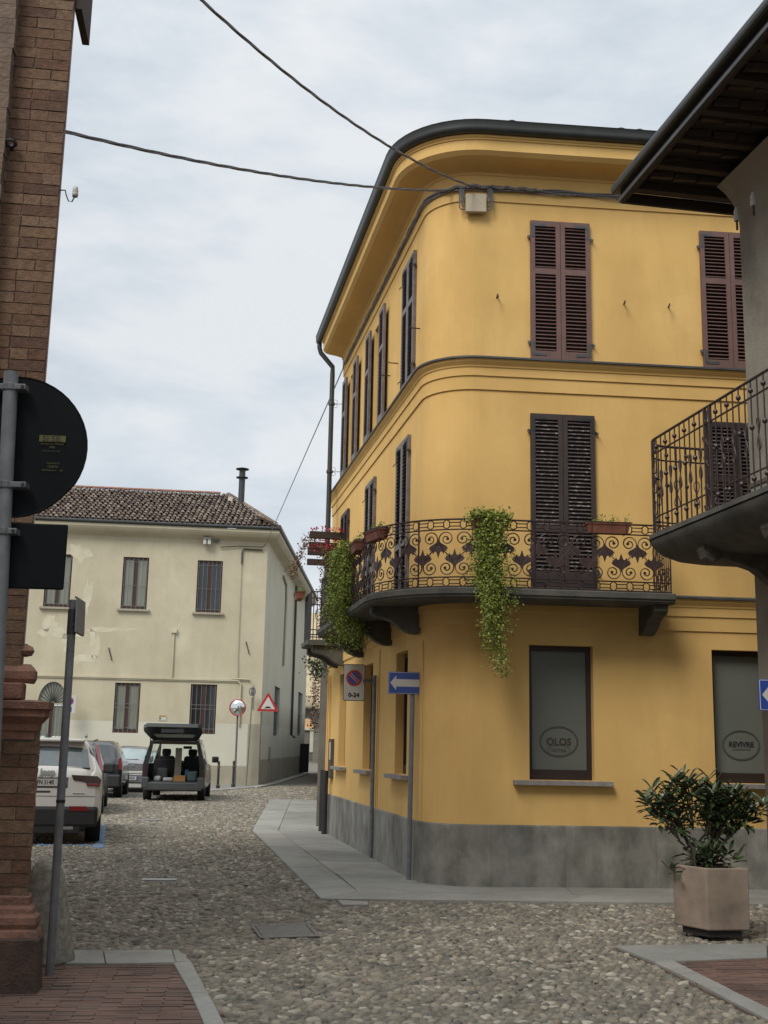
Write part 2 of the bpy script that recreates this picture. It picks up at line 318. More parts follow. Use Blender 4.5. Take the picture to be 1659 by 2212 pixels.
def tri_mesh(name, vs, fs, m, tint=None, smooth=True):
    me = bpy.data.meshes.new(name); me.vertices.add(len(vs)); me.vertices.foreach_set('co', vs.astype(np.float32).ravel())
    k = fs.shape[1]; me.loops.add(fs.size); me.loops.foreach_set('vertex_index', fs.astype(np.int32).ravel()); me.polygons.add(len(fs))
    me.polygons.foreach_set('loop_start', np.arange(0, fs.size, k, dtype=np.int32)); me.polygons.foreach_set('loop_total', np.full(len(fs), k, dtype=np.int32))
    if smooth: me.polygons.foreach_set('use_smooth', np.ones(len(fs), bool))
    me.materials.append(m); me.update(calc_edges=True)
    if tint is not None: settint(me, tint)
    return me
CP = CP[np.argsort(CP[:, 1] + .15 * np.abs(CP[:, 0]))]
inview = (np.abs(CP[:, 0]) < .325 * CP[:, 1]) & (CP[:, 1] > 7.35)
idx = np.where(inview)[0][:300]; near = CP[idx]; rest = np.delete(CP, idx, 0)
def cob_params(n, d):
    return dict(a=rng.uniform(0, np.pi, n), sx=d * rng.uniform(.46, .78, n), sy=d * rng.uniform(.33, .50, n), h=d * rng.uniform(.16, .34, n), t=rng.uniform(0, 1, n), tilt=rng.normal(0, .12, (n, 2)))
def cobble_stuff(P, n1, lvl, name):
    bv, bf = pebble_verts(n1, lvl); n = len(P); q = cob_params(n, P[:, 2])
    v = np.repeat(bv[None], n, 0); v = v * (1 + rng.normal(0, .07, (n, bv.shape[0], 1)))
    x = v[..., 0] * q['sx'][:, None]; y = v[..., 1] * q['sy'][:, None]; zz = v[..., 2] * q['h'][:, None]
    zz = zz + x * q['tilt'][:, :1] + y * q['tilt'][:, 1:]
    c, s = np.cos(q['a'])[:, None], np.sin(q['a'])[:, None]
    W_ = np.stack([x * c - y * s + P[:, :1], x * s + y * c + P[:, 1:2], zz + rng.normal(0, .003, n)[:, None]], -1)
    F_ = (bf[None] + (np.arange(n) * bv.shape[0])[:, None, None]).reshape(-1, 3)
    me = tri_mesh(name, W_.reshape(-1, 3) - np.array(WP[street.name]), F_, cobm, np.repeat(q['t'], bv.shape[0]))
    o = bpy.data.objects.new(name, me); COL.objects.link(o); o.parent = street; o['kind'] = 'stuff'; WP[o.name] = WP[street.name]
cobble_stuff(rest[rest[:, 1] < 24], 8, True, 'cobblestones'); cobble_stuff(rest[rest[:, 1] >= 24], 6, False, 'cobblestones')
bv, bf = pebble_verts(9, True); CM = []
for k in range(6):
    v = bv * (1 + rng.normal(0, .07, (bv.shape[0], 1))); CM.append(tri_mesh('cobblestone', v, bf, cobm))
for i, (x, y, d) in enumerate(near):
    m = Matrix.Translation((x, y, rng.normal(0, .002))) @ Matrix.Rotation(rng.uniform(0, 3.14), 4, 'Z') @ Matrix.Rotation(rng.normal(0, .1), 4, 'X') @ Matrix.Diagonal((d * rng.uniform(.5, .66), d * rng.uniform(.36, .47), d * rng.uniform(.18, .34), 1))
    inst('cobblestone', CM[i % 6], street, m)

# ---- pavements
def prismpoly(pts, z0, z1, gap=.004):
    cx = sum(p[0] for p in pts) / len(pts); cy = sum(p[1] for p in pts) / len(pts); q = []
    n = len(pts)
    for i in range(n):
        a, b, c = Vector(pts[i - 1]), Vector(pts[i]), Vector(pts[(i + 1) % n]); d1 = (b - a).normalized(); d2 = (c - b).normalized()
        bis = (d2 - d1); cc = Vector((cx, cy)) - b
        k = bis.normalized() if bis.length > 1e-3 else Vector((-d1.y, d1.x))
        if k.dot(cc) < 0: k = -k
        q.append(b + k * gap * 1.3)
    g = M(); g.prism([V(p.x, p.y, z0) for p in q], V(0, 0, z1 - z0)); return g
def slabs(parent, name, polys, z0, z1, m, gap=.004, bevel=.003, jit=.002):
    for p in polys: prismpoly(p, z0, z1 + random.uniform(-jit, jit), gap).build(name, m, parent, bevel=bevel)
def lerp(a, b, t): return (a[0] + (b[0] - a[0]) * t, a[1] + (b[1] - a[1]) * t)
def strip(A, B, ts):   # A,B edges ((a0,a1),(b0,b1)); returns quads
    return [[lerp(*A, ts[i]), lerp(*A, ts[i + 1]), lerp(*B, ts[i + 1]), lerp(*B, ts[i])] for i in range(len(ts) - 1)]
g = prismpoly(PAV, -.1, .012, 0); pav = tag(g.build('pavement', mortar), kind='structure')
o1, o2, o3 = (-3.16, 35.22), (-2.33, 22.57), (-.58, 12.82); i1, i2, i3 = (-2.55, 35.4), (-1.85, 22.55), (-.2, 13.46)
q = strip((o3, o2), (i3, i2), [0, .13, .3, .47, .64, .82, 1]) + strip((o2, o1), (i2, i1), [0, .25, .5, .75, 1])
rr0, rr1, rb0, rb1 = i3, (9, 13.75), o3, (9, 13.35)
q += strip((rb0, rb1), (rr0, rr1), [0, .09, .16, .27, .4, .55, .72, .88, 1])
slabs(pav, 'kerb_slab', q, -.05, .036, slabm)
wl = lambda t: (.45 - .184 * t - .02, 14.84 + .983 * t)
e0 = (.52, 14.55)
inner = [[i3, (.95, 13.55), (.5, 14.5), (-.34, 14.35)], [(.95, 13.55), (2.2, 13.6), (2.2, 14.35), (.5, 14.5)]]
inner += [[(-.34, 14.35), (.5, 14.5), (.35, 15.3), (-.5, 15.3)]]
yy = [15.3, 16.9, 18.6, 20.4, 22.5, 24.6, 26.4, 29, 32, 35.4]
def inx(y): return -.34 + (y - 14.35) * (-1.51 / 8.2) if y < 22.55 else -1.85 + (y - 22.55) * (-.7 / 12.85)
def wx(y): return .45 - .184 * (y - 14.84) if y < 23.5 else -1.1 - (y - 23.5) * .03
for a, b in zip(yy[:-1], yy[1:]): inner.append([(inx(a), a), (wx(a) - .03, a), (wx(b) - .03, b), (inx(b), b)])
inner += strip(((2.2, 13.6), (9, 13.75)), ((2.2, 14.35), (9, 14.7)), [0, .2, .4, .6, .8, 1])
slabs(pav, 'paving_slab', inner, -.05, .032, slabm)
# left pavement: granite kerb and brick-on-edge field
g = prismpoly(PAVL, -.1, .023, 0); pavl = tag(g.build('pavement', mortar), kind='structure')
ki = [(-6, 8.5), (-2.27, 8.83), (-1.46, 8.96), (-1.0, 7.29), (-.3, 4.55), (1.0, -1)]
q = [[(-6, 9.05), (-3.4, 9.29), (-3.4, 8.73), (-6, 8.5)], [(-3.4, 9.29), (-2.07, 9.42), (-1.93, 8.89), (-3.4, 8.73)], [(-2.07, 9.42), (-1.56, 9.51), (-1.44, 8.98), (-1.93, 8.89)], [(-1.56, 9.51), (-1.51, 9.52), (-1.34, 9.04), (-1.45, 9.0)], [(-1.34, 9.04), (-1.06, 7.96), (-1.17, 7.93), (-1.46, 8.96)], [(-1.06, 7.96), (-.89, 7.3), (-.6, 6.15), (-.72, 6.12), (-1.17, 7.93)]]
slabs(pavl, 'kerb_slab', q, -.05, .042, slabm, bevel=.006)
PB = M(); PB.box(-.122, .122, -.026, .026, -.05, 0); pbm = PB.mesh('paving_brick', paverm)
def brickfield(parent, poly, ang, n_max, ymin, order):
    ca, sa = math.cos(ang), math.sin(ang); c0 = poly[order]; out = []
    for r in range(-80, 80):
        for k in range(-20, 20):
            lx = k * .25 + (r % 2) * .125 + random.uniform(-.006, .006); ly = r * .058
            x = c0[0] + lx * ca - ly * sa; y = c0[1] + lx * sa + ly * ca
            pts = [(x + dx * ca - dy * sa, y + dx * sa + dy * ca) for dx in (-.12, .12) for dy in (-.025, .025)]
            if y > ymin and inside((x, y), poly): out.append((y, x))
    out.sort(reverse=False)
    for y, x in out[:n_max]:
        inst('paving_brick', pbm, parent, Matrix.Translation((x, y, .030 + random.uniform(-.003, .003))) @ Matrix.Rotation(ang + random.uniform(-.006, .006), 4, 'Z') @ Matrix.Rotation(random.uniform(-.008, .008), 4, 'Y'))
brickfield(pavl, [(-3.3, 8.75), (-1.95, 8.92), (-1.42, 8.98), (-.97, 7.29), (-.78, 6.6), (-3.3, 6.6)], .12, 300, 6.95, 1)
g = prismpoly(PAVR, -.1, .023, 0); pavr = tag(g.build('pavement', mortar), kind='structure')
q = [[(1.96, 10.11), (3.3, 10.39), (3.08, 9.7), (2.12, 9.4)], [(3.3, 10.39), (6, 10.9), (6, 10.3), (3.08, 9.7)], [(2.12, 9.4), (2.29, 9.45), (2.41, 8.4), (2.25, 8.5)], [(2.25, 8.5), (2.41, 8.4), (2.53, 7.5), (2.36, 7.56)], [(2.36, 7.56), (2.53, 7.5), (2.8, 5.6), (2.62, 5.7)]]
slabs(pavr, 'kerb_slab', q, -.05, .042, slabm, bevel=.006)
brickfield(pavr, [(2.28, 9.5), (3.1, 9.74), (3.9, 9.95), (3.9, 6.7), (2.6, 6.7), (2.47, 7.5), (2.35, 8.4)], .13, 300, 7.3, 1)
# pavement before the cream house
g = prismpoly([(-16, 38.6), (-5.64, 40.12), (-4.46, 44.76), (-4.1, 50), (-3.9, 68), (-5.5, 68), (-5.5, 49), (-16, 46)], -.1, .02, 0); pavw = tag(g.build('pavement', slabm), kind='structure')
q = strip(((-16, 38.6), (-5.64, 40.12)), ((-16, 39.3), (-5.9, 40.7)), [i / 7 for i in range(8)]) + [[(-5.64, 40.12), (-4.46, 44.76), (-4.8, 45), (-5.9, 40.7)], [(-4.46, 44.76), (-4.1, 50), (-4.45, 50), (-4.8, 45)], [(-4.1, 50), (-3.9, 68), (-4.25, 68), (-4.45, 50)]]
slabs(pavw, 'kerb_slab', q, -.05, .05, slabm)
dirt2 = mat('channel_stone_grey', (.17, .155, .125), (.12, .11, .09), scale=20, bump=.5)
# street ironwork and marks
lid = prismpoly(LID, -.02, .017, 0).build('manhole_cover', mat('dark_lid_bed', (.07, .062, .052), (.05, .045, .04), rough=.8)); tag(lid, 'rectangular ribbed iron cover set in cobbles mid street', 'manhole cover'); o_ = WP[lid.name]  # bed darker than the ribs so that they stand out
lt = thing('drain_cover', (-4.72, 25.12, 0), 'round iron drain cover in cobbles before the white car', 'manhole cover')
g = M(); g.lathe([(.33, 0), (.33, .028), (.30, .03), (.30, .024), (.05, .024), (.04, .028)], V(-4.72, 25.12, 0), 24); g.build('lid', lidm, lt)
a0, a1 = Vector((-1.09, 10.93, .020)), Vector((-.61, 11.08, .020)); b0, b1 = Vector((-.95, 10.29, .020)), Vector((-.48, 10.44, .020))
for i in range(22):
    t = .07 + i * .0405; p, r_ = a0.lerp(a1, t), b0.lerp(b1, t); d = (r_ - p)
    g = M(); g.tube([p + d * .07, p + d * .93], .0085, 4); g.build('rib', lidm, lid)
g = M(); g.tube([a0, a1, b1, b0], .015, 4, closed=True); g.build('frame', lidm, lid)
ch = thing('drain_channel', (-3.6, 19.2, 0), 'double line of long stones running up the cobbled street', 'drain')
for k in range(9):
    for s in (0, 1):
        t0, t1 = k / 9, (k + .93) / 9
        A = lerp((-2.88 + s * .22, 15.4), (-4.42 + s * .24, 23.1), t0); B = lerp((-2.88 + s * .22, 15.4), (-4.42 + s * .24, 23.1), t1)
        prismpoly([A, (A[0] + .05, A[1]), (B[0] + .05, B[1]), B], -.02, .026, .003).build('channel_stone', dirt2, ch)
g = prismpoly([(-.4, 12.79), (-.09, 12.72), (-.08, 12.46), (-.34, 12.42)], -.02, .027, 0); tag(g.build('drain_stone', sillm), 'small flat grey drain stone against the corner kerb', 'drain')
g = M(); g.box(-.20, .20, -.085, .085, -.02, .018, Fr(V(-2.56, 14.43, 0), V(.99, .14, 0), V(-.14, .99, 0)))
dip = g.build('drain_grate', metalstrip); tag(dip, 'pale metal drain strip with curved rim in the cobbles', 'drain')
def flatquad(name, pts, z, m, label=None, cat=None, kind=None):
    g = M(); P = [V(x, y, z) for x, y in pts]; n = len(P); g.add(P + [p - V(0, 0, .004) for p in P], [tuple(range(n))] + [(i, (i + 1) % n, n + (i + 1) % n, n + i) for i in range(n)])
    return tag(g.build(name, m), label, cat, kind=kind)
# blue parking bay lines are paint on the pebbles: thin raised pebble-topped strips
def bluestrip(A, B, wd, label):
    P = []; A, B = Vector(A), Vector(B); d = B - A; L = d.length; d.normalize(); nn = Vector((-d.y, d.x)); k = 0
    y = 0
    while y < L:
        x = -wd / 2 + (k % 2) * .03
        while x < wd / 2: c = A + d * y + nn * x; P.append((c.x + random.gauss(0, .006), c.y + random.gauss(0, .006), .074)); x += .07
        y += .055; k += 1
    P = np.array(P); bv_, bf_ = pebble_verts(7, True); n = len(P); q = cob_params(n, P[:, 2]); v = np.repeat(bv_[None], n, 0)
    x = v[..., 0] * q['sx'][:, None]; yv = v[..., 1] * q['sy'][:, None]; z = v[..., 2] * q['h'][:, None] * 1.1 + .006
    Wv = np.stack([x + P[:, :1], yv + P[:, 1:2], z], -1).reshape(-1, 3); F_ = (bf_[None] + (np.arange(n) * bv_.shape[0])[:, None, None]).reshape(-1, 3)
    me = tri_mesh('parking_line', Wv, F_, bluepaint); o = bpy.data.objects.new('parking_line', me); COL.objects.link(o); tag(o, label, 'road marking', kind='stuff'); WP[o.name] = V(0, 0, 0)
bluestrip((-4.24, 18.47), (-5.3, 23.2), .13, 'blue parking line painted on cobbles right of the white car')
bluestrip((-4.4, 18.85), (-6.6, 18.5), .05, 'thin blue parking line painted on cobbles behind the white car')
bluestrip((-6.5, 35.2), (-9.3, 33.3), .08, 'faint blue parking line on the cobbles between van and black car')

# ================================================================== YELLOW CORNER HOUSE
aR, aL = R(5.289), R(10.443)
dR = V(math.cos(aR), math.sin(aR)); nR = V(math.sin(aR), -math.cos(aR)); dL = V(-math.sin(aL), math.cos(aL)); nL = V(-math.cos(aL), -math.sin(aL))
R1 = V(1.7896, 14.2666); Lp = V(.4523, 14.8399)
RAD, ARC = .656, .9714; cenA = Lp + dL * (-.097) - nL * RAD; thL = math.atan2(nL.y, nL.x)
sL = lambda w_: -(w_ + .097)
sR = lambda u_: u_ + 1.588
def PY(s, o=0, z=0.0):
    if s < 0: p = Lp + dL * (-.097 - s) + nL * o
    elif s > ARC: p = R1 + dR * (s - 1.588) + nR * o
    else:
        t = thL + s / RAD; p = cenA + V(math.cos(t), math.sin(t)) * (RAD + o)
    return V(p.x, p.y, z)
def NY(s):
    d = PY(s, 1) - PY(s, 0); return d
def srange(a, b, ext=()):
    q = {a, b, *[e for e in ext if a < e < b]}
    for i in range(0, 13):
        x = ARC * i / 12
        if a < x < b: q.add(x)
    return sorted(q)
def loft(prof, a, b, closed=False, ends=True, ext=()):
    g = M(); rows = [[PY(s, o, z) for o, z in prof] for s in srange(a, b, ext)]; g.grid(rows, closed)
    if ends and closed: g.add(rows[0], [tuple(range(len(prof)))]); g.add(rows[-1], [tuple(range(len(prof)))[::-1]])
    return g
yh = thing('yellow_house', PY(.5, 0, 0), 'yellow plastered three storey corner house with rounded corner and louvred shutters', 'house')
END_L, END_U, END_R = sL(8.1), sL(7.05), sR(7.0)
FR = Fr(R1, dR, nR); FL = Fr(Lp, dL, nL)
GW = [(sL(1.33), sL(.56)), (sL(3.93), sL(3.14)), (sL(6.5), sL(5.72)), (sR(0), sR(.79)), (sR(2.28), sR(3.07)), (sR(4.56), sR(5.35))]
UPW = [(sL(3.62), sL(2.8)), (sL(6.18), sL(5.36))]
def wallgrid(a, b, z0, z1, holes, depth, o=0.0):
    ss = sorted({*srange(a, b), *[h[0] for h in holes], *[h[1] for h in holes]}); zs = sorted({z0, z1, *[h[2] for h in holes], *[h[3] for h in holes]}); g = M()
    for i in range(len(ss) - 1):
        for j in range(len(zs) - 1):
            sm, zm = (ss[i] + ss[i + 1]) / 2, (zs[j] + zs[j + 1]) / 2
            if any(h[0] < sm < h[1] and h[2] < zm < h[3] for h in holes): continue
            g.quad(PY(ss[i], o, zs[j]), PY(ss[i + 1], o, zs[j]), PY(ss[i + 1], o, zs[j + 1]), PY(ss[i], o, zs[j + 1]))
    for a_, b_, c, d in holes:
        for p, q_ in (((a_, c), (a_, d)), ((b_, c), (b_, d)), ((a_, c), (b_, c)), ((a_, d), (b_, d))):
            g.quad(PY(p[0], o, p[1]), PY(q_[0], o, q_[1]), PY(q_[0], o - depth, q_[1]), PY(p[0], o - depth, p[1]))
    return g
holes = [(a, b, 1.25, 2.85) for a, b in GW]
wallgrid(END_L, END_R, .70, 3.07, holes, .16).build('ground_floor_wall', yel, yh)
wallgrid(END_L, END_R, 3.42, 6.04, [], .1).build('first_floor_wall', yel, yh)
wallgrid(END_U, END_R, 6.42, 8.60, [(a, b, 6.55, 8.33) for a, b in UPW], .16).build('second_floor_wall', yel, yh)
def band(name, prof, m, a=END_L, b=END_R): return loft(prof, a, b).build(name, m, yh)
for z, a in ((3.07, END_L), (6.04, END_L)):
    band('string_course', [(0, z), (.018, z), (.018, z + .175), (.034, z + .178), (.034, z + .28), (.045, z + .29), (.05, z + .31), (.085, z + .355), (.09, z + .385)], yelm, a)
    band('flashing', [(.09, z + .385), (.115, z + .388), (.115, z + .412), (-.0, z + .44)], flash, a)
band('frieze', [(0, 8.60), (.018, 8.60), (.018, 8.79), (.034, 8.795), (.034, 8.94), (.05, 8.95), (.05, 8.975), (.065, 8.985)], yelm, END_U)
band('cornice', [(.065, 8.985), (.16, 9.01), (.30, 9.03), (.37, 9.05), (.405, 9.085), (.42, 9.10), (.42, 9.235), (.435, 9.24), (.435, 9.262), (.45, 9.268), (.45, 9.295), (.44, 9.30), (.44, 9.44), (0, 9.44)], yelm, END_U)
gp = [(.445 + .065 * math.cos(t), 9.37 + .072 * math.sin(t)) for t in [R(x) for x in range(-180, 1, 22)]]
gp = [(.375, 9.46)] + [(o_ + .03, z_) for o_, z_ in gp] + [(.54, 9.45), (.548, 9.458), (.53, 9.462), (.525, 9.38), (.475, 9.32), (.40, 9.45)]
loft(gp, END_U - .25, END_R, closed=True).build('gutter', gut, yh, smooth=True, auto=50)
# end walls, core, roof
g = M(); e1, e2 = PY(END_L, 0), PY(END_L, -6); g.quad(e1, e2, e2 + V(0, 0, 6.45), e1 + V(0, 0, 6.45)); a_, b_ = PY(END_U, 0), PY(END_U, -6)
g.quad(a_ + V(0, 0, 6.4), b_ + V(0, 0, 6.4), b_ + V(0, 0, 9.3), a_ + V(0, 0, 9.3)); g.quad(a_ + V(0, 0, 6.44), b_ + V(0, 0, 6.44), e2 + V(0, 0, 6.44), e1 + V(0, 0, 6.44))
c_, d_ = PY(END_R, 0), PY(END_R, -6); g.quad(c_, d_, d_ + V(0, 0, 9.3), c_ + V(0, 0, 9.3)); g.build('end_wall', yel, yh)
g = M(); ss = srange(END_U - .1, END_R); rows = [[PY(s, .50, 9.45), PY(s, .1, 9.6)] for s in ss]; g.grid(rows)
q_ = [PY(s, .1, 9.6) for s in ss]; g.add(q_ + [PY(.5, -5, 10.6)], [(i, i + 1, len(q_)) for i in range(len(q_) - 1)]); rf = g.build('roof', tilebase, yh)
g = M(); T = Fr(V(0, 0, 0), V(1, 0, 0), V(0, 1, 0)); arcp = [(math.cos(R(t)) * .085, math.sin(R(t)) * .065) for t in range(0, 181, 30)]
tr = M(); tr.grid([[V(x, 0, z) for x, z in arcp], [V(x * .85, .42, z * .9) for x, z in arcp]]); tr.grid([[V(x * .86, 0, z * .8) for x, z in arcp], [V(x, 0, z) for x, z in arcp]]); trm = tr.mesh('roof_tile', tilem)
s = .1
while s < 4.9:
    nn = NY(s); ang = math.atan2(-nn.y, -nn.x) - math.pi / 2
    inst('roof_tile', trm, rf, Matrix.Translation(PY(s, .40 - random.choice((0, 0, .0, .07)), 9.425 + random.choice((0, .0, .01, .06)))) @ Matrix.Rotation(ang, 4, 'Z') @ Matrix.Rotation(R(16), 4, 'X')); s += .24 + random.uniform(-.01, .01)
# plinth slabs
cuts = [END_L, -6.9, -5.6, -4.4, -3.1, -1.9, -.75, -.05, .35, ARC + .15, 2.0, 3.1, 4.2, 5.3, 6.6, END_R]
for a, b in zip(cuts[:-1], cuts[1:]):
    loft([(0, -.02), (.028, -.02), (.028, .715), (.022, .73), (0, .73)], a + .0012, b - .0012, closed=True).build('plinth_slab', plinthm, yh)
loft([(0, 0), (.015, 0), (.015, .72), (0, .72)], END_L, END_R, closed=True).build('plinth_backing', plinthm, yh)
# sills, ground windows
for i, (a, b) in enumerate(GW):
    w_ = M(); mid = (a + b) / 2
    wf = M(); D = -.16
    for (p, q_, c, d) in ((a, a + .055, 1.25, 2.85), (b - .055, b, 1.25, 2.85), (a + .055, b - .055, 1.25, 1.37), (a + .055, b - .055, 2.79, 2.85)):
        T = Fr(PY(mid, 0), (PY(b) - PY(a)).normalized(), NY(mid)); wf.box(p - mid, q_ - mid, D - .03, D + .045, c, d, T)
    T = Fr(PY(mid, 0), (PY(b) - PY(a)).normalized(), NY(mid))
    win = wf.build('window', framed, yh)
    g = M(); g.box(a + .05 - mid, b - .05 - mid, D - .02, D + .005, 1.36, 2.8, T); g.build('pane', frostm, win)
    g = M(); g.box(a - .2 - mid, b + .2 - mid, -.14, .11, 1.19, 1.245, T); g.build('window_sill', sillm, yh, bevel=.004)
    if i in (3, 4):
        FT = Fr(T(0.0, D + .008, 1.70), T.x, V(0, 0, 1), T.y); ink = inkm if i == 3 else inkb
        g = M()
        for rx, ry in ((.235, .18), (.22, .165)): g.tube([FT(rx * math.cos(t), ry * math.sin(t), 0) for t in np.linspace(0, 2 * np.pi, 40, endpoint=False)], .0035 if rx > .23 else .002, 4, closed=True)
        if i == 3: g.tube([FT(.135 * math.cos(t), -.10 + .06 * math.sin(t), 0) for t in np.linspace(-.45, np.pi + .45, 24)], .0022, 4)
        g.build('emblem', ink, win)
        F2 = Fr(FT(0, -.005 if i == 3 else .01, 0), FT.x, FT.y, FT.z)
        text('OLOS' if i == 3 else 'REVIVRE', .12 if i == 3 else .088, F2, ink, 'lettering', win, sx=.98, bold=.0035)
        F3 = Fr(FT(0, -.105 if i == 3 else -.05, 0), FT.x, FT.y, FT.z)
        text('NATURA' if i == 3 else 'COSMETICA', .062 if i == 3 else .028, F3, ink, 'lettering', win, sx=.75 if i == 3 else 1.5)
# upper left windows behind open shutters
for a, b in UPW:
    T = Fr(PY((a + b) / 2), (PY(b) - PY(a)).normalized(), nL); h = (b - a) / 2
    g = M(); g.box(-h, h, -.2, -.14, 6.55, 8.33, T); win = g.build('window', framed, yh)
    g = M(); g.box(-h + .06, -.03, -.15, -.135, 6.65, 8.26, T); g.box(.03, h - .06, -.15, -.135, 6.65, 8.26, T); g.build('pane', dglass, win)
# shutters
slat_cache = {}
def slat_mesh(wd, m):
    k = (round(wd, 3), m.name)
    if k not in slat_cache:
        g = M(); c, s = math.cos(R(38)), math.sin(R(38)); T = Fr(V(0, 0, 0), V(1, 0, 0), V(0, c, -s), V(0, s, c)); g.box(-wd / 2, wd / 2, -.021, .021, -.004, .004, T); slat_cache[k] = g.mesh('slat', m)
    return slat_cache[k]
def leaf(T, x0, x1, z0, z1, m, parent, single, hinge=0, zmid=None, pitch=.0475, iron=None, slatm=None, solid=0):
    """one louvred leaf in frame T (x along wall, y outwards)"""
    st, rl = .058, .075; g = M()
    g.box(x0, x0 + st, .0, .042, z0, z1, T); g.box(x1 - st, x1, .0, .042, z0, z1, T)
    zb = z0 + (rl + .03 if not solid else solid); zm = zmid if zmid else z0 + (z1 - z0) * .6
    for a, b in ((z0, zb), (zm - .04, zm + .04), (z1 - rl, z1)): g.box(x0 + st, x1 - st, .001, .041, a, b, T)
    if solid: g.box(x0 + st, x1 - st, .004, .03, z0, zb, T)
    lf = g.build('shutter', m, parent)
    g = M(); g.box(x0 + st, x1 - st, .000, .004, zb, z1 - rl, T); g.build('shutter_backing', darkiron, lf)
    ang = math.atan2(T.x.y, T.x.x); flip = 1 if T.x.cross(T.y).z > 0 else -1
    sm = slatm or m; wd = x1 - x0 - 2 * st; js = M()
    for a, b in ((zb, zm - .04), (zm + .04, z1 - rl)):
        n = int((b - a) / pitch); pp = (b - a) / n
        for i in range(n):
            z = a + pp * (i + .5); c = T((x0 + x1) / 2, .022, z)
            if single:
                yx = T.y; mm = Matrix((T.x, yx, V(0, 0, 1))).transposed().to_4x4(); mm.translation = c
                if flip < 0: mm = Matrix((-T.x, yx, V(0, 0, 1))).transposed().to_4x4(); mm.translation = c
                inst('slat', slat_mesh(wd, sm), lf, mm)
            else:
                q = Fr(c, T.x, T.y * math.cos(R(38)) - V(0, 0, 1) * math.sin(R(38)), V(0, 0, 1) * math.cos(R(38)) + T.y * math.sin(R(38))); js.box(-wd / 2, wd / 2, -.021, .021, -.004, .004, q)
    if not single: tag(js.build('slats', sm, lf), kind='stuff')
    if iron is not None:
        d = 1 if hinge < 0 else -1; xe = x0 if hinge < 0 else x1
        for zz, dz in ((z1 - .06, -1), (z0 + .06, 1)):
            g = M()
            g.box(min(xe + d * .02, xe + d * .2), max(xe + d * .02, xe + d * .2), .042, .047, zz - .018, zz + .018, T); g.box(min(xe + d * .012, xe + d * .045), max(xe + d * .012, xe + d * .045), .042, .0475, min(zz, zz + dz * .17), max(zz, zz + dz * .17), T)
            zc = zz + dz * .16; g.box(min(xe, xe - d * .035), max(xe, xe - d * .035), .01, .03, zc - .02, zc + .015, T); g.tube([T(xe - d * .035, .02, zc), T(xe - d * .04, .06, zc - .01), T(xe - d * .03, .07, zc - .04)], .008, 5)
            g.build('hinge', iron, lf)
    return lf
Tr = lambda u: Fr(R1 + dR * u + nR * .006, dR, nR)
def pair(u0, u1, z0, z1, m, zmid, solid=0, single=True, pitch=.0475, slatm=None):
    T = Tr(0); mid = (u0 + u1) / 2
    leaf(T, u0, mid - .003, z0, z1, m, yh, single, -1, zmid, pitch, iron=flash if m is shA else darkiron, slatm=slatm, solid=solid)
    leaf(T, mid + .003, u1, z0, z1, m, yh, single, 1, zmid, pitch, iron=flash if m is shA else darkiron, slatm=slatm, solid=solid)
pair(.035, .82, 6.475, 8.355, shA, 7.66); pair(2.30, 3.09, 6.475, 8.355, shA, 7.66)
slatB = mat('slat_peeling_paint', (.075, .062, .06), (.42, .35, .31), rough=.5, scale=19, c3=(.10, .08, .078))
pair(.025, .845, 3.53, 5.75, shB, 4.28, solid=.22, slatm=slatB); pair(2.28, 3.09, 4.42, 5.75, shB, 5.0, single=False, slatm=slatB)
TL = Fr(Lp + nL * .006, dL, nL)
def pairL(w0, w1, z0, z1, zmid=None, m=shC):
    mid = (w0 + w1) / 2
    for a, b, h in ((w0, mid - .003, -1), (mid + .003, w1, 1)): leaf(TL, a, b, z0, z1, m, yh, False, h, zmid, .05, iron=darkiron, slatm=shB)
pairL(.37, 1.17, 6.475, 8.34, 7.66); pairL(.58, 1.4, 3.5, 5.76, 4.3); pairL(3.18, 4.0, 3.5, 5.76, 4.3); pairL(5.85, 6.65, 4.3, 5.77, 4.9, shB)
for a, b in ((2.38, 2.79), (3.64, 4.05), (4.94, 5.35), (6.2, 6.61)):
    T = Fr(Lp + nL * .05, dL, nL); leaf(T, a, b, 6.475, 8.33, shC, yh, False, 1, 7.66, .05, slatm=shA)
# wall hooks
for u, z in ((-.39, 7.28), (1.27, 7.29), (1.86, 7.28)):
    T = FR; g = M(); g.tube([T(u, 0, z), T(u, .05, z - .005), T(u - .02, .11, z), T(u - .03, .12, z - .04), T(u - .03, .10, z - .05)], .010, 5); g.build('wall_hook', ironm, yh)
for w_ in (1.6, .1, 2.2):
    g = M(); z = 7.1; g.tube([FL(w_, 0, z), FL(w_, .14, z), FL(w_, .14, z + .02)], .009, 5); g.build('wall_hook', ironm, yh)
# balcony slab round the corner
BO = .72; B0, B1 = sL(4.35), sR(1.60)
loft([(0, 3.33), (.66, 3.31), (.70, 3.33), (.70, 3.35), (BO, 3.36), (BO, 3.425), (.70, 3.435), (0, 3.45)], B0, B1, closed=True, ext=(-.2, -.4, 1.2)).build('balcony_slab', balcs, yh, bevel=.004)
loft([(.50, 3.437), (.64, 3.437), (.64, 3.462), (.50, 3.465)], B0 + .03, B1 - .03, closed=True).build('balcony_curb', slabm, yh)
def bracket(P, out, side, name='balcony_bracket', parent=None, L=.62, H=.33, th=.17, m=None, z0=3.33):
    prof = [(0, z0), (L, z0), (L, z0 - .10), (L - .06, z0 - .14), (L - .15, z0 - .15), (L - .26, z0 - .19), (L - .38, z0 - .28), (L - .5, z0 - .33), (L - .58, z0 - .34), (0, z0 - .33)]
    g = M(); g.prism([P + out * o + V(0, 0, z) - side * th / 2 for o, z in prof], side * th); return g.build(name, m or balcs, parent, bevel=.006)
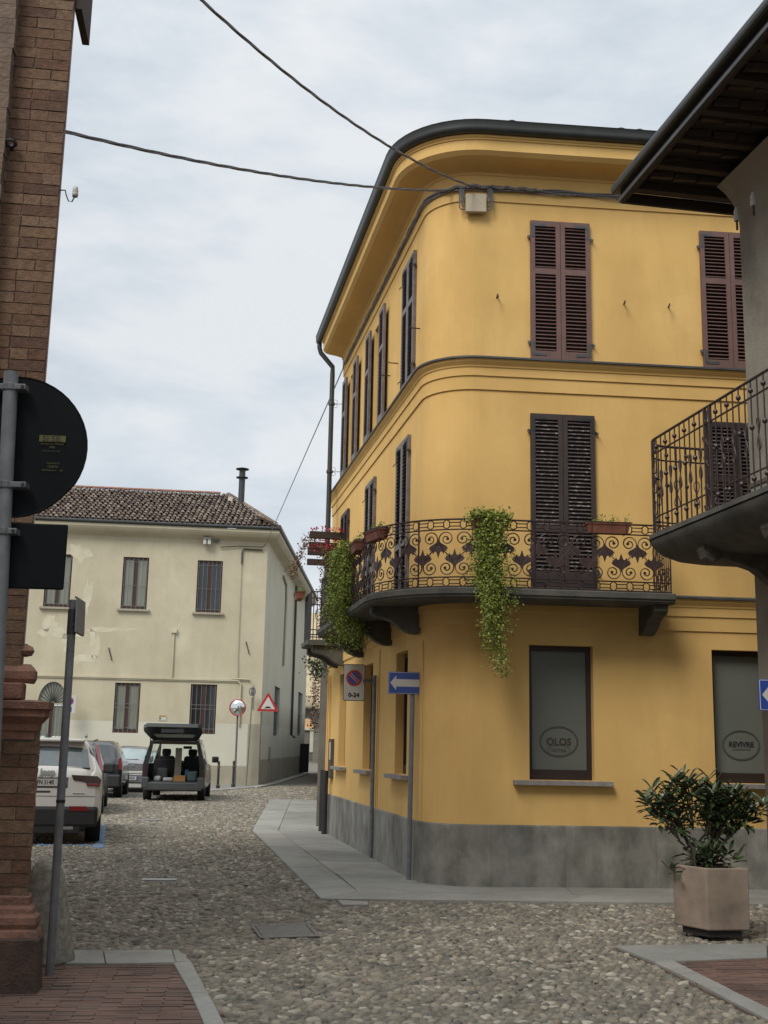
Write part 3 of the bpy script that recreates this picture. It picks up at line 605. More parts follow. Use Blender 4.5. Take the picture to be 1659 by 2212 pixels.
for s in (sL(4.1), sL(1.75), -.02, sR(1.45)):
    n_ = NY(s); P = PY(s); bracket(P, V(n_.x, n_.y), V(-n_.y, n_.x), parent=yh)
# railing
RO, Z0, Z1 = .665, 3.437, 4.245
rail_s0, rail_s1 = B0 + .05, B1 - .04
# arc-length mapping along the railing line
samp = np.linspace(rail_s0, rail_s1, 600); pts = [PY(s, RO) for s in samp]; cum = [0]
for i in range(1, 600): cum.append(cum[-1] + (pts[i] - pts[i - 1]).length)
TOT = cum[-1]
def RP(l, z, o=0):
    l = min(max(l, 0), TOT); s = float(np.interp(l, cum, samp)); return PY(s, RO + o, z)
g = M()
for z, r in ((Z1, .012), (Z1 - .122, .009), (Z0 + .122, .009), (Z0 + .008, .013)):
    g.tube([RP(l, z) for l in np.linspace(0, TOT, 90)], r, 5)
rl = g.build('balcony_railing', ironm, yh)
ncol = int(round(TOT / .1965)); pw = TOT / ncol
zc1, zc0 = Z1 - .233, Z0 + .231     # spiral centres
def spiral(cx, cz, sgn, up):
    pts = []; n = 26
    for i in range(n):
        t = i / (n - 1); r = .016 + (.0905 - .016) * t ** .9; a = -2 * math.pi * 1.45 * (1 - t); pts.append((cx - sgn * r * math.cos(a) , cz + (1 if up else -1) * (-1) * r * math.sin(a)))
    return pts
for k in range(ncol):
    cx = (k + .5) * pw; sg = 1 if k % 2 else -1; q = pw / 2 - .004
    top = spiral(cx, zc1, sg, True); bot = spiral(cx, zc0, -sg, False)
    a, b = top[-1], bot[-1]; mid = []
    for i in range(1, 12):
        t = i / 12; p0, p1, p2, p3 = a, (a[0], a[1] - .16), (b[0], b[1] + .16), b
        mid.append(tuple((1 - t) ** 3 * p0[j] + 3 * (1 - t) ** 2 * t * p1[j] + 3 * (1 - t) * t * t * p2[j] + t ** 3 * p3[j] for j in (0, 1)))
    path = top + mid + bot[::-1]; g = M(); g.tube([RP(x, z) for x, z in path], .0076, 4); g.lathe([(.0001, -.004), (.019, -.004), (.019, .004), (.0001, .004)], None, 8, Fr(RP(top[0][0], zc1), (RP(cx + .05, 0) - RP(cx - .05, 0)).normalized(), V(0, 0, 1), (RP(cx, 0, .1) - RP(cx, 0)).normalized()))
    g.lathe([(.0001, -.004), (.019, -.004), (.019, .004), (.0001, .004)], None, 8, Fr(RP(bot[0][0], zc0), (RP(cx + .05, 0) - RP(cx - .05, 0)).normalized(), V(0, 0, 1), (RP(cx, 0, .1) - RP(cx, 0)).normalized()))
    g.build('scroll', ironm, rl)
    for zz in (Z1 - .061, Z0 + .065):
        g = M(); g.tube([RP(cx + x, zz + z) for x, z in ((0, .056), (.036, .03), (.036, -.03), (0, -.056), (-.036, -.03), (-.036, .03))], .0076, 4, closed=True); g.build('hexagon', ironm, rl)
        g = M()
        for dz in (.022, -.022): g.tube([RP(cx + .036, zz + dz), RP(cx + pw - .036, zz + dz)], .0064, 4)
        if k < ncol - 1: g.build('tie_bar', ironm, rl)
    if k < ncol - 1:
        fx = (k + 1) * pw; dn = (k % 2 == 0); F = [(0, 0), (-.03, .04), (-.062, .06), (-.098, .08), (-.121, .112), (-.101, .118), (-.104, .143), (-.078, .134), (-.066, .172), (-.044, .144), (-.024, .150), (0, .222)]
        F = F + [(-x, z) for x, z in F[-2:0:-1]]; base = zc1 - .005 if dn else zc0 + .005; sgn = -1 if dn else 1
        g = M(); rowA = [RP(fx + x, base + sgn * z, .004) for x, z in F]; rowB = [RP(fx + x, base + sgn * z, -.004) for x, z in F]; n = len(F)
        g.add(rowA + rowB, [tuple(range(n)), tuple(range(n, 2 * n))[::-1]] + [(i, (i + 1) % n, n + (i + 1) % n, n + i) for i in range(n)]); g.build('lotus_flower', lotusm, rl)
# end return of the railing and posts
for s in (rail_s1, rail_s0):
    g = M()
    for z in (Z1, Z1 - .12, Z0 + .122, Z0 + .01): g.tube([PY(s, RO, z), PY(s, .01, z)], .008, 5)
    for k in range(1, 9):
        o_ = RO * k / 9; g.tube([PY(s, o_, Z0), PY(s, o_, Z1)], .006, 4)
    for k in range(4):
        c = .1 + k * .16
        for zz in (zc0, zc1): g.tube([PY(s, c + .07 * math.cos(t), zz + .085 * math.sin(t)) for t in np.linspace(0, 6.28, 14, endpoint=False)], .006, 4, closed=True)
    g.build('end_panel', ironm, rl)
for l in (0, .9, 2.3, 4.1, 5.5, 6.9, TOT):
    g = M(); g.tube([RP(l, Z0 - .02), RP(l, Z1)], .010, 5); g.build('post', ironm, rl)
for s_, z0_, z1_ in ((.17, .74, 2.9), (sL(2.55), .74, 3.0)):
    g = M(); g.tube([PY(s_, .006, z0_), PY(s_, .006, z1_)], .008, 5); g.build('painted_conduit', yelm, yh)
# second balcony further along the left face
S0, S1 = sL(7.05), sL(6.05)
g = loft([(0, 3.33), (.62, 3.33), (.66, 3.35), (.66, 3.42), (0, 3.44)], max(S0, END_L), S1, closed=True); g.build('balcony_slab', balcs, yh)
bracket(PY(sL(6.22)), nL, dL, parent=yh, L=.56, th=.22, m=balcs, z0=3.33); bracket(PY(sL(6.92)), nL, dL, parent=yh, L=.56, th=.18, m=balcs, z0=3.33)
g = M()
for z in (4.28, 4.16, 3.6, 3.47): g.tube([PY(S1 - .03, .02, z), PY(S1 - .03, .61, z), PY(S0 + .03, .61, z), PY(S0 + .03, .02, z)], .010, 5)
r2 = g.build('balcony_railing', darkiron, yh)
for k in range(42):
    l = k * .065; s, o_ = (S1 - .03, .05 + l) if l < .56 else (S1 - .03 - (l - .56), .61)
    if s < S0: s, o_ = S0 + .03, .61 - (S0 - s)
    if o_ < .05: break
    g = M(); g.tube([PY(s, o_, 3.44), PY(s, o_, 4.28)], .007, 4); g.build('bar', darkiron, r2)
for k in range(4):
    g = M(); c = .09 + k * .13; g.tube([PY(S1 - .03, c + .055 * math.cos(t), 3.87 + .1 * math.sin(t)) for t in np.linspace(0, 6.28, 12, endpoint=False)], .007, 4, closed=True); g.build('ring', darkiron, r2)
# cable duct mounted on the frieze, junction box with conduits
g = M()
for k, (dz, r_) in enumerate(((8.775, .012), (8.755, .010), (8.735, .009), (8.79, .008))):
    g.tube([PY(s, .045 + .01 * math.sin(s * 9 + k), dz + .008 * math.sin(s * 7 + k * 2)) for s in np.linspace(END_U + .3, sR(3.3), 90)], r_, 5)
g.build('wall_cable', cablem, yh)
g = M()
for s0, s1 in ((.45, .78), (1.1, 1.7), (.8, 1.05)): g.tube([PY(s, .07, 8.77 + .012 * math.sin(s * 30)) for s in np.linspace(s0, s1, 14)], .022, 6)
g.build('cable_splice', cablem, yh)
sb = sR(-.68); nb = NY(sb); T = Fr(PY(sb), V(-nb.y, nb.x), V(nb.x, nb.y))
g = M(); g.box(-.135, .135, .03, .10, 8.40, 8.655, T); jb = g.build('junction_box', boxm, yh, bevel=.01)
for sx in (-1, 1):
    for k in range(4):
        g = M(); z = 8.6 - k * .05; e_ = .16 + k * .018; g.tube([T(sx * .13, .06, z), T(sx * (e_ - .02), .06, z), T(sx * e_, .055, z + .03), T(sx * (e_ + .0), .05, 8.7), T(sx * (e_ - .02), .045, 8.76)], .0085, 5); g.build('conduit', galv, jb)
# iron downpipe at the end of the gutter
dp = M(); pz = PLX = PY(sL(7.25), .20)
dp.tube([PY(END_U - .2, .47, 9.33), PY(END_U - .2, .47, 9.22), PY(END_U - .2, .44, 9.12), V(pz.x, pz.y, 8.85), V(pz.x, pz.y, 8.7), V(pz.x, pz.y, 6.7), V(pz.x, pz.y, 3.46)], .048, 10)
dpo = dp.build('downpipe', gut, yh, smooth=True, auto=40)
for z in (8.1, 6.75, 5.2, 3.9):
    g = M(); g.tube([V(pz.x, pz.y, z - .025), V(pz.x, pz.y, z + .025)], .066, 10); g.tube([V(pz.x, pz.y, z), PY(sL(7.2), 0, z)], .006, 4)
    for sg in (-1, 1): g.tube([PY(sL(7.22), .13 - .04 * math.cos(t), z + sg * (.045 + .035 * math.sin(t))) for t in np.linspace(-1.5, 3, 9)], .0035, 4)
    g.build('pipe_bracket', gut, dpo)
for w_, o_ in ((8.0, .06), (7.3, .1)):
    g = M(); g.tube([PY(sL(w_), o_, .02), PY(sL(w_), o_, 1.15)], .05, 9); g.build('lower_downpipe', darkiron, yh)
g = M()
for w_, o_ in ((7.8, .03), (7.55, .03)): g.tube([PY(sL(w_), o_, .9), PY(sL(w_), o_, 2.9)], .018, 6)
g.build('gas_pipe', yelm, yh)
T = FL; g = M(); g.box(7.0, 7.35, .0, .06, 1.02, 1.72, T); nbd = g.build('notice_board', brownst, yh); g = M(); g.box(7.03, 7.17, .06, .066, 1.35, 1.66, T); g.build('paper', whitep, nbd)

# ================================================================== things on the yellow house
def strand_leaves(strands, n_per, size, m, name, parent, rad=.05, up=False):
    vs = []; fs = []; tn = []
    for st, dens in strands:
        for i in range(int(n_per * dens)):
            t = random.random(); k = t * (len(st) - 1); j = min(int(k), len(st) - 2); p = st[j].lerp(st[j + 1], k - j)
            p = p + V(random.gauss(0, rad), random.gauss(0, rad), random.gauss(0, rad * .8)); a = V(random.gauss(0, 1), random.gauss(0, 1), random.gauss(-.5 if not up else .8, .8)).normalized(); b = a.cross(V(random.gauss(0, 1), random.gauss(0, 1), random.gauss(0, 1)))
            if b.length < .01: continue
            b.normalize(); s = size * random.uniform(.6, 1.35); n = len(vs); c = a.cross(b) * s * .15
            vs += [p, p + a * s * .5 + b * s * .32 + c, p + a * s, p + a * s * .5 - b * s * .32 + c]; fs += [(n, n + 1, n + 2), (n, n + 2, n + 3)]; tn += [random.random()] * 4 if random.random() < .5 else [.2 + .15 * random.random()] * 4
    base = WP[parent.name] if parent else V(0, 0, 0)
    me = tri_mesh(name, np.array([tuple(v - base) for v in vs]), np.array(fs), m, tn, smooth=False); o = bpy.data.objects.new(name, me); COL.objects.link(o)
    if parent: o.parent = parent
    WP[o.name] = base; return o
def wander(p, L, drift, n=14, wob=.03):
    q = [p.copy()]; d = V(0, 0, 0)
    for i in range(n): d = d * .7 + V(random.gauss(0, wob), random.gauss(0, wob), 0); q.append(q[-1] + V(d.x + drift.x * L / n, d.y + drift.y * L / n, -L / n))
    return q
def trough(s, o_, z, L, label, parent_rack=True, green=True, group='terracotta flower troughs on the balcony rail', cat='flower trough', name='flower_trough'):
    n_ = NY(s); T = Fr(PY(s, o_), V(-n_.y, n_.x), V(n_.x, n_.y)); t = thing(name, T(0, 0, z), label, cat, group)
    g = M(); a, b, h = L / 2, .075, .13
    bt = [T(-a * .9, -b * .7, z), T(a * .9, -b * .7, z), T(a * .9, b * .7, z), T(-a * .9, b * .7, z)]; tp = [T(-a, -b, z + h), T(a, -b, z + h), T(a, b, z + h), T(-a, b, z + h)]
    ti = [T(-a + .012, -b + .012, z + h), T(a - .012, -b + .012, z + h), T(a - .012, b - .012, z + h), T(-a + .012, b - .012, z + h)]; td = [p - V(0, 0, .02) for p in ti]
    g.add(bt + tp + ti + td, [(3, 2, 1, 0)] + [(i, (i + 1) % 4, 4 + (i + 1) % 4, 4 + i) for i in range(4)] + [(4 + i, 4 + (i + 1) % 4, 8 + (i + 1) % 4, 8 + i) for i in range(4)] + [(8 + i, 8 + (i + 1) % 4, 12 + (i + 1) % 4, 12 + i) for i in range(4)] + [(12, 13, 14, 15)])
    g.build('trough', terra, t); g = M(); g.box(-a - .004, a + .004, -b - .004, b + .004, z + h - .025, z + h - .006, T); g.build('rim', terra, t)
    g = M(); g.tube([T(-a - .02, -b - .01, z + h), T(a + .02, -b - .01, z + h), T(a + .02, b + .01, z + h), T(-a - .02, b + .01, z + h)], .005, 4, closed=True)
    for x in (-a * .8, a * .8): g.tube([T(x, b + .01, z + h), T(x, b * .8, z - .01), T(x, -b * .8, z - .01), T(x, -b - .01, z + h)], .004, 4)
    g.build('rack', darkiron, t)
    if green:
        st = [([T(x, random.uniform(-.05, .05), z + h), T(x + random.uniform(-.05, .05), 0, z + h + random.uniform(.02, .10))], 1) for x in np.linspace(-a * .9, a * .9, 12)]
        o = strand_leaves(st, 14, .022, grassm, 'sprouts', t, .018, True)
    return t, T
trough(sR(.80), .68, 4.12, .52, 'terracotta trough with thin weeds on the balcony rail before the dark door shutters')
t1, T1 = trough(sR(-.61), .68, 4.12, .45, 'terracotta trough hidden under the trailing plant nearest the right of the balcony', green=False)
trough(sL(-.25), .66, 4.1, .48, 'terracotta trough on the curved part of the balcony rail with few sprouts')
t2, T2 = trough(sL(.55), .70, 4.1, .45, 'terracotta trough left of the balcony curve beside the yellow green trailing plant')
trough(sL(6.75), .76, 4.20, .46, 'terracotta trough with bright green sprouts at the far small balcony', group='terracotta flower troughs on the balcony rail')
def vine(T, zt, W_, L, label, tip, lean, dens=1.0):
    t = thing('trailing_plant', T(0, .1, zt), label, 'hanging plant', 'trailing plants on the balcony'); st = []
    for i in range(34):
        x = random.gauss(0, 1) * W_ * .42; x = max(-W_, min(W_, x)); l = L * (1 - .62 * abs(x / W_ - tip) ** 1.0) * random.uniform(.55, 1.02); l = max(l, .3)
        p = T(x, random.uniform(-.05, .12), zt + random.uniform(-.02, .10) * (1 - abs(x / W_)))
        st.append((wander(p, l, T.x * (-(x / W_ - tip) * .2 + lean), wob=.012), l / L + .25))
    g = M()
    for q, _ in st[:16]: g.tube(q, .0035, 3)
    g.build('stems', twig, t)
    tag(strand_leaves(st, int(430 * dens), .031, vinem, 'leaves', t, .045), kind='stuff')
    top = [([T(x, -.05, zt - .03), T(x, .1, zt + .05)], 1) for x in np.linspace(-W_ * 1.0, W_ * .9, 16)]
    tag(strand_leaves(top, int(95 * dens), .034, vinem, 'crown_leaves', t, .04, True), kind='stuff')
vine(T1, 4.24, .225, 1.9, 'long yellow green trailing plant hanging over the balcony front to a narrow tip', .0, .0)
T2b = Fr(PY(sL(1.5), .72), -dL, nL); vine(T2b, 4.22, .66, 1.62, 'broad trailing plant hanging from the left end of the corner balcony beside the downpipe', .35, .0, 1.25)
# pergola with red flowers over the small balcony
pg = thing('pergola', V(-1.2, 21.5, 3.44), 'dark wooden pergola beams carrying red flowers above the small far balcony', 'pergola')
tips = [V(-1.32, 20.72), V(-1.40, 21.85), V(-1.47, 22.6), V(-1.56, 23.9)]
for p in tips:
    g = M(); T = Fr(V(p.x, p.y, 5.3), -nL, dL); g.box(0, .75, -.06, .06, -.06, .06, T); g.build('beam', wooddk, pg)
fl = []
for p in tips[:2]:
    for k in range(9): q = V(p.x + .05 + k * .08, p.y, 5.36); fl.append(([q, q + V(0, 0, .05)], 1))
for k in range(14): q = V(-1.42 + random.uniform(-.02, .5), 21.2 + random.uniform(0, .6), 5.25); fl.append(([q, q - V(0, 0, .12)], 1))
tag(strand_leaves(fl, 10, .045, redm, 'red_flowers', pg, .03, True), kind='stuff')
dv = [([V(-1.36 + random.uniform(-.04, .04), 21.1, 5.35), V(-1.55 + random.uniform(-.05, .05), 21.2, 4.95), V(-1.68, 21.3, 4.6)], 1) for k in range(8)] + [([V(-1.0 + random.uniform(-.12, .1), 21.2, 5.2), V(-1.02 + random.uniform(-.15, .15), 21.2, 3.5)], 2) for k in range(12)]
tag(strand_leaves(dv, 60, .04, drym, 'dry_leaves', pg, .05), kind='stuff')
hv = [([V(-1.22 + random.uniform(-.1, .12), 22 + k * .1, 3.22), V(-1.22 + random.uniform(-.1, .12), 22 + k * .1, 2.98 - random.uniform(0, .12))], 1) for k in range(10)]
o = strand_leaves(hv, 60, .05, laurel, 'hanging_ivy', None, .07); tag(o, 'dark ivy mass hanging under the small far balcony', 'ivy', kind='stuff')
hv = [([V(-1.47 + random.uniform(-.09, .08), 27 + k * .1, 3.3), V(-1.49 + random.uniform(-.07, .06), 27 + k * .1, 1.9)], 1.3) for k in range(8)]
o = strand_leaves(hv, 70, .05, drym, 'creeper', None, .05); tag(o, 'dry reddish creeper climbing the wall beyond the yellow house', 'creeper', kind='stuff')

# ================================================================== CREAM HOUSE
Wc = V(-4.6835, 46.9898); aW = R(7.2); dW = V(math.cos(aW), math.sin(aW)); nW = V(math.sin(aW), -math.cos(aW)); FW = Fr(Wc, dW, nW)
SE = V(-4.43, 66.8); dS = (SE - Wc).normalized(); nS = V(dS.y, -dS.x); FS = Fr(Wc, dS, nS); SLEN = 23.0
ch_ = thing('cream_house', Wc, 'old cream two storey house with clay tile roof and barred windows', 'house')
def fgrid(T, x0, x1, z0, z1, holes, depth, o=0.0):
    xs = sorted({x0, x1, *[h[0] for h in holes], *[h[1] for h in holes]}); zs = sorted({z0, z1, *[h[2] for h in holes], *[h[3] for h in holes]})
    xs = [x for x in xs if x0 <= x <= x1]; zs = [z for z in zs if z0 <= z <= z1]; g = M()
    for i in range(len(xs) - 1):
        for j in range(len(zs) - 1):
            xm, zm = (xs[i] + xs[i + 1]) / 2, (zs[j] + zs[j + 1]) / 2
            if any(h[0] < xm < h[1] and h[2] < zm < h[3] for h in holes): continue
            g.quad(T(xs[i], o, zs[j]), T(xs[i + 1], o, zs[j]), T(xs[i + 1], o, zs[j + 1]), T(xs[i], o, zs[j + 1]))
    for a, b, c, d in holes:
        c_, d_ = max(c, z0), min(d, z1)
        if c_ >= d_: continue
        for p, q in (((a, c_), (a, d_)), ((b, c_), (b, d_))) + ((((a, c), (b, c)),) if c >= z0 else ()) + ((((a, d), (b, d)),) if d <= z1 else ()):
            g.quad(T(p[0], o, p[1]), T(q[0], o, q[1]), T(q[0], o - depth, q[1]), T(p[0], o - depth, p[1]))
    return g
WH = [(-8.68, -7.67, 6.72, 8.83), (-5.70, -4.69, 6.74, 8.82), (-2.77, -1.77, 6.70, 8.80), (-11.6, -10.6, 6.7, 8.8), (-5.71, -4.73, 1.93, 3.85), (-2.79, -1.77, 1.95, 3.87), (-8.6, -7.5, 0.0, 3.85), (-11.6, -10.6, 1.9, 3.8)]
fgrid(FW, -12.5, 0, 2.37, 9.75, WH, .14).build('front_wall', whitew, ch_)
fgrid(FW, -12.5, -.5, 0, 2.37, WH, .14, .004).build('front_wall_base', whiteb, ch_)
fgrid(FW, -.5, .0, 0, 2.37, [], 0, .004).build('corner_base', greyb, ch_)
SH = [(4.9, 7.3, 1.98, 4.12), (17.6, 20.6, 2.1, 4.45)]
whs = mat('cream_plaster_side', (.50, .475, .37), (.45, .42, .32), rough=.95, scale=.5, bump=.3)  # side wall plaster, a little greyer than the front
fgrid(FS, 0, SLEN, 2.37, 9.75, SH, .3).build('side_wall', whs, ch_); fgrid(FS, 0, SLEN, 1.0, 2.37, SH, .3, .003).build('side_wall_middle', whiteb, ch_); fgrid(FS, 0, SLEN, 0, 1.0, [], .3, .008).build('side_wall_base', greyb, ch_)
g = M(); g.box(-12.5, -.5, .004, .012, 0, .75, FW); g.build('damp_plinth', greyb, ch_)
# repair patches (irregular skim plaster)
def blob(cx, cz, rx, rz, n=46, rough_=.42, o=.003):
    ph = [random.uniform(0, 6.28) for _ in range(9)]; P = []
    for i in range(n):
        t = 2 * math.pi * i / n; k = 1 + rough_ * sum(math.sin((j * 1 + 2) * t + ph[j]) / (j + 1.7) for j in range(9)); P.append((cx + rx * k * math.cos(t), cz + rz * k * math.sin(t)))
    g = M(); g.add([FW(x, .0, z) for x, z in P] + [FW(x, o, z) for x, z in P] + [FW(cx, o, cz)], [(i, (i + 1) % n, n + (i + 1) % n, n + i) for i in range(n)] + [(n + i, n + (i + 1) % n, 2 * n) for i in range(n)]); return g
for (cx, cz, rx, rz) in ((-7.4, 8.9, .35, .35), (-7.0, 7.2, .14, .75), (-8.0, 5.7, .7, .22), (-8.4, 6.1, .22, .35), (-6.1, 5.9, .8, .10), (-6.6, 5.3, .18, .55), (-7.0, 4.75, .6, .12), (-7.6, 5.3, .25, .3)):
    blob(cx, cz, rx, rz).build('plaster_patch', patchm, ch_)
def pipe(path, r, name, m, parent): g = M(); g.tube(path, r, 6); return g.build(name, m, parent)
g = M(); g.box(-12.5, -.95, 0, .07, 4.02, 4.09, FW); g.box(-12.5, -.95, 0, .04, 3.97, 4.02, FW); g.build('string_course', whitew, ch_)
pipe([FW(-.95, .06, 4.05), FW(-.85, .06, 3.9), FW(-.85, .06, 2.3)], .04, 'cable_pipe', whitew, ch_); pipe([FW(-1.2, .06, 4.12), FW(-.5, .06, 4.1), FW(-.38, .06, 3.9), FW(-.38, .06, 3.0)], .03, 'cable_pipe', whitew, ch_)
pipe([FW(-3.55, .05, 4.05), FW(-3.55, .05, 5.9)], .03, 'vent_pipe', whitew, ch_); g = M(); g.box(-3.65, -3.45, 0, .12, 5.85, 6.0, FW); g.build('vent_cap', patchm, ch_)
pipe([FW(-1.9, .08, 9.35), FW(-1.2, .08, 9.42), FW(-.2, .09, 9.42), FW(-.12, .2, 9.5)], .018, 'wall_cable', darkiron, ch_); pipe([FW(-.2, .06, 9.3), FW(-.95, .06, 9.32), FW(-1.02, .06, 9.2), FW(-1.02, .05, 8.7)], .03, 'wall_cable', darkiron, ch_); pipe([FW(-1.02, .05, 8.7), FW(-1.0, .04, 5.0), FW(-.97, .04, 4.1)], .012, 'wall_cable', greyb, ch_)
for u, z in ((-6.05, 5.2), (-.72, 5.6)): pipe([FW(u, .03, z), FW(u + .15, .05, z - .5)], .02, 'tie_anchor', darkiron, ch_)
def barred(T, a, b, c, d, curtain, bars=6, sill=True, hb=(.12, .5, .6, .9)):
    g = M(); f = .09
    g.box(a, a + f, -.13, -.07, c, d, T); g.box(b - f, b, -.13, -.07, c, d, T); g.box(a + f, b - f, -.13, -.07, d - f, d, T); g.box(a + f, b - f, -.13, -.07, c, c + f * 1.6, T)
    m_ = (a + b) / 2; g.box(m_ - f * .8, m_ + f * .8, -.13, -.06, c + f * 1.6, d - f, T); w_ = g.build('window', woodf, ch_)
    for x0, x1 in ((a + f, m_ - f * .8), (m_ + f * .8, b - f)):
        g = M(); g.box(x0, x1, -.12, -.105, c + f * 1.6, d - f, T); g.build('pane', curtain, w_)
    for i in range(bars): x = a + .06 + (b - a - .12) * i / (bars - 1); g = M(); g.tube([T(x, -.02, c + .02), T(x, -.02, d - .04)], .011, 4); g.build('bar', galvd, w_)
    for t in hb: g = M(); z = c + (d - c) * t; g.tube([T(a + .02, -.02, z), T(b - .02, -.02, z)], .009, 4); g.build('cross_bar', galvd, w_)
    if sill: g = M(); g.box(a - .12, b + .12, 0, .12, c - .08, c, T); g.build('window_sill', greyb, ch_)
for i, h in enumerate(WH[:3]): barred(FW, *h, [curtm, curtm, dglass][i], hb=(.06, .45, .9))
barred(FW, *WH[4], curtm, sill=False, hb=(.1, .5, .58)); barred(FW, *WH[5], dglass, sill=False, hb=(.1, .5, .58))
barred(FW, *WH[3], dglass); barred(FW, *WH[7], dglass)
# arched doorway
dw = thing  # alias kept short
g = M(); cx, r_, zs_ = -8.05, .55, 3.0
A = [FW(cx + r_ * math.cos(t), -.1, zs_ + r_ * 1.5 * math.sin(t)) for t in np.linspace(0, math.pi, 19)]
g.add(A, [tuple(range(19))]); fan = g.build('fanlight', curtm, ch_)
for t in np.linspace(.15, math.pi - .15, 13): g = M(); g.tube([FW(cx + .08 * math.cos(t), -.05, zs_ + .1 * math.sin(t)), FW(cx + r_ * math.cos(t), -.05, zs_ + r_ * 1.5 * math.sin(t))], .012, 4); g.build('spoke', darkiron, fan)
g = M(); g.box(cx - .56, cx + .56, -.1, -.03, zs_ - .06, zs_, FW); g.build('transom', greyb, ch_)
g = M(); g.box(cx - .55, cx - .5, -.13, -.06, 0, 3, FW); g.box(cx + .5, cx + .55, -.13, -.06, 0, 3, FW); g.box(cx - .06, cx + .06, -.13, -.06, 0, 3, FW); g.box(cx - .5, cx + .5, -.13, -.06, 0, 1.7, FW); dr = g.build('door', woodf, ch_)
g = M(); g.box(cx - .5, cx - .06, -.12, -.1, 1.75, 2.9, FW); g.box(cx + .06, cx + .5, -.12, -.1, 1.75, 2.9, FW); g.build('pane', curtm, dr)
for i in range(8): g = M(); x = cx - .48 + i * .137; g.tube([FW(x, -.03, .1), FW(x, -.03, 2.95)], .012, 4); g.build('bar', galvd, dr)
g = M(); n = 14; P0 = [(cx + r_ * math.cos(t), zs_ + r_ * 1.5 * math.sin(t)) for t in np.linspace(0, math.pi, n)]
for i in range(n - 1):
    (x0, z0), (x1, z1) = P0[i], P0[i + 1]; g.quad(FW(x0, .001, z0), FW(x1, .001, z1), FW(x1, .001, 3.86), FW(x0, .001, 3.86)); g.quad(FW(x0, .001, z0), FW(x1, .001, z1), FW(x1, -.13, z1), FW(x0, -.13, z0))
g.build('arch_spandrel', whitew, ch_)
for h in SH:
    g = M(); g.box(h[0], h[1], -.32, -.28, h[2], h[3], FS); w_ = g.build('window', dglass, ch_)
    for i in range(7): g = M(); x = h[0] + (h[1] - h[0]) * (i + .5) / 7; g.tube([FS(x, -.1, h[2]), FS(x, -.1, h[3])], .02, 4); g.build('bar', galvd, w_)
    g = M(); z = (h[2] + h[3]) / 2; g.tube([FS(h[0], -.08, z), FS(h[1], -.08, z)], .02, 4); g.build('cross_bar', galvd, w_)
g = M(); g.box(3.2, 3.9, 0, .03, .95, 1.5, FS); g.build('vent_flap', greyw, ch_)
pipe([FS(12.9, .1, 9.6), FS(12.9, .1, 2.1), FS(12.9, .3, 1.95)], .07, 'downpipe', shB, ch_)
pipe([FS(6.5, .05, 9.2), FS(8.0, .05, 9.0), FS(8.2, .05, 8.3), FS(8.0, .05, 5.2)], .05, 'wall_cable', greyb, ch_)
# eaves
EV = .48; cs = [(-12.6, 0)]
def eaveprof(P, out, k=1): return [P + out * o * k + V(0, 0, z) for o, z in ((0, 9.62), (.04, 9.66), (.34, 9.78), (.42, 9.86), (EV, 9.95), (EV, 10.06), (.0, 10.1))]
corner_out = (nW + nS) / (1 + nW.dot(nS)); g = M(); g.grid([eaveprof(FW(-12.6, 0, 0), nW), eaveprof(Wc, corner_out), eaveprof(FS(SLEN, 0, 0), nS)]); g.build('eave_cornice', whitew, ch_)
gq = [(EV + .0 + .07 * math.cos(R(t)), 10.14 + .07 * math.sin(R(t))) for t in range(-180, 181, 40)][:-1]
def gr(P, out): return [P + out * (o + .03) + V(0, 0, z) for o, z in gq]
g = M(); g.grid([gr(FW(-12.6, 0, 0), nW), gr(Wc, corner_out), gr(FS(SLEN, 0, 0), nS)], closed=True); g.build('gutter', gut, ch_)
# roof: front slope with hip at the corner
ex, er, zr, z0r = -9.3, .36, 12.35, 10.18
RN = 4.0
A0 = FW(ex, EV, z0r); A1 = Wc + corner_out * EV + V(0, 0, z0r); Rg0 = FW(-8.8, -RN, zr); Rg1 = FW(-1.72, -RN, zr); Sd = FS(SLEN, EV, z0r); RgS = FS(SLEN, -4, zr)
g = M(); g.quad(A0, A1, Rg1, Rg0); g.add([A1, Sd, RgS, Rg1], [(0, 1, 2, 3)]); g.add([A0, Rg0, FW(ex, -9, z0r)], [(0, 1, 2)]); g.add([Rg0, Rg1, FW(-1.7, -9, z0r), FW(ex, -9, z0r)], [(0, 1, 2, 3)])
rfo = g.build('roof', tilebase, ch_)
up = ((Rg0 - FW(-8.8, EV, z0r))); Ls = up.length; up.normalize(); nrm = dW.cross(up)
if nrm.z < 0: nrm = -nrm
tw, tl = .205, .36; tl_n = int(Ls / tl) + 1
arc = [(math.cos(R(t)) * .085, math.sin(R(t)) * .075) for t in range(0, 181, 36)]
g = M(); g.grid([[V(x, -.02, z + .035) for x, z in arc], [V(x * .82, .42, z * .85) for x, z in arc]]); g.add([V(x, -.02, z + .035) for x, z in arc] + [V(x * .8, -.02, z * .75 + .035) for x, z in arc], [(i, i + 1, 7 + i, 6 + i) for i in range(5)]); ctm = g.mesh('roof_tile', tilem)
tiles = []
for r in range(tl_n):
    d = r * tl; f_ = d / Ls
    xa = ex + (-8.8 - ex) * f_; xb = (A1 - FW(0, EV, z0r)).dot(dW) * (1 - f_) + (-1.72) * f_
    x = xa + .1
    while x < xb - .05: tiles.append((r, FW(x + random.gauss(0, .012), EV, z0r) + up * (d + random.gauss(0, .015)) + nrm * random.uniform(.0, .02))); x += tw
bm_ = Matrix((dW, up, nrm)).transposed().to_4x4(); cnt = 0; st = M(); tn = []
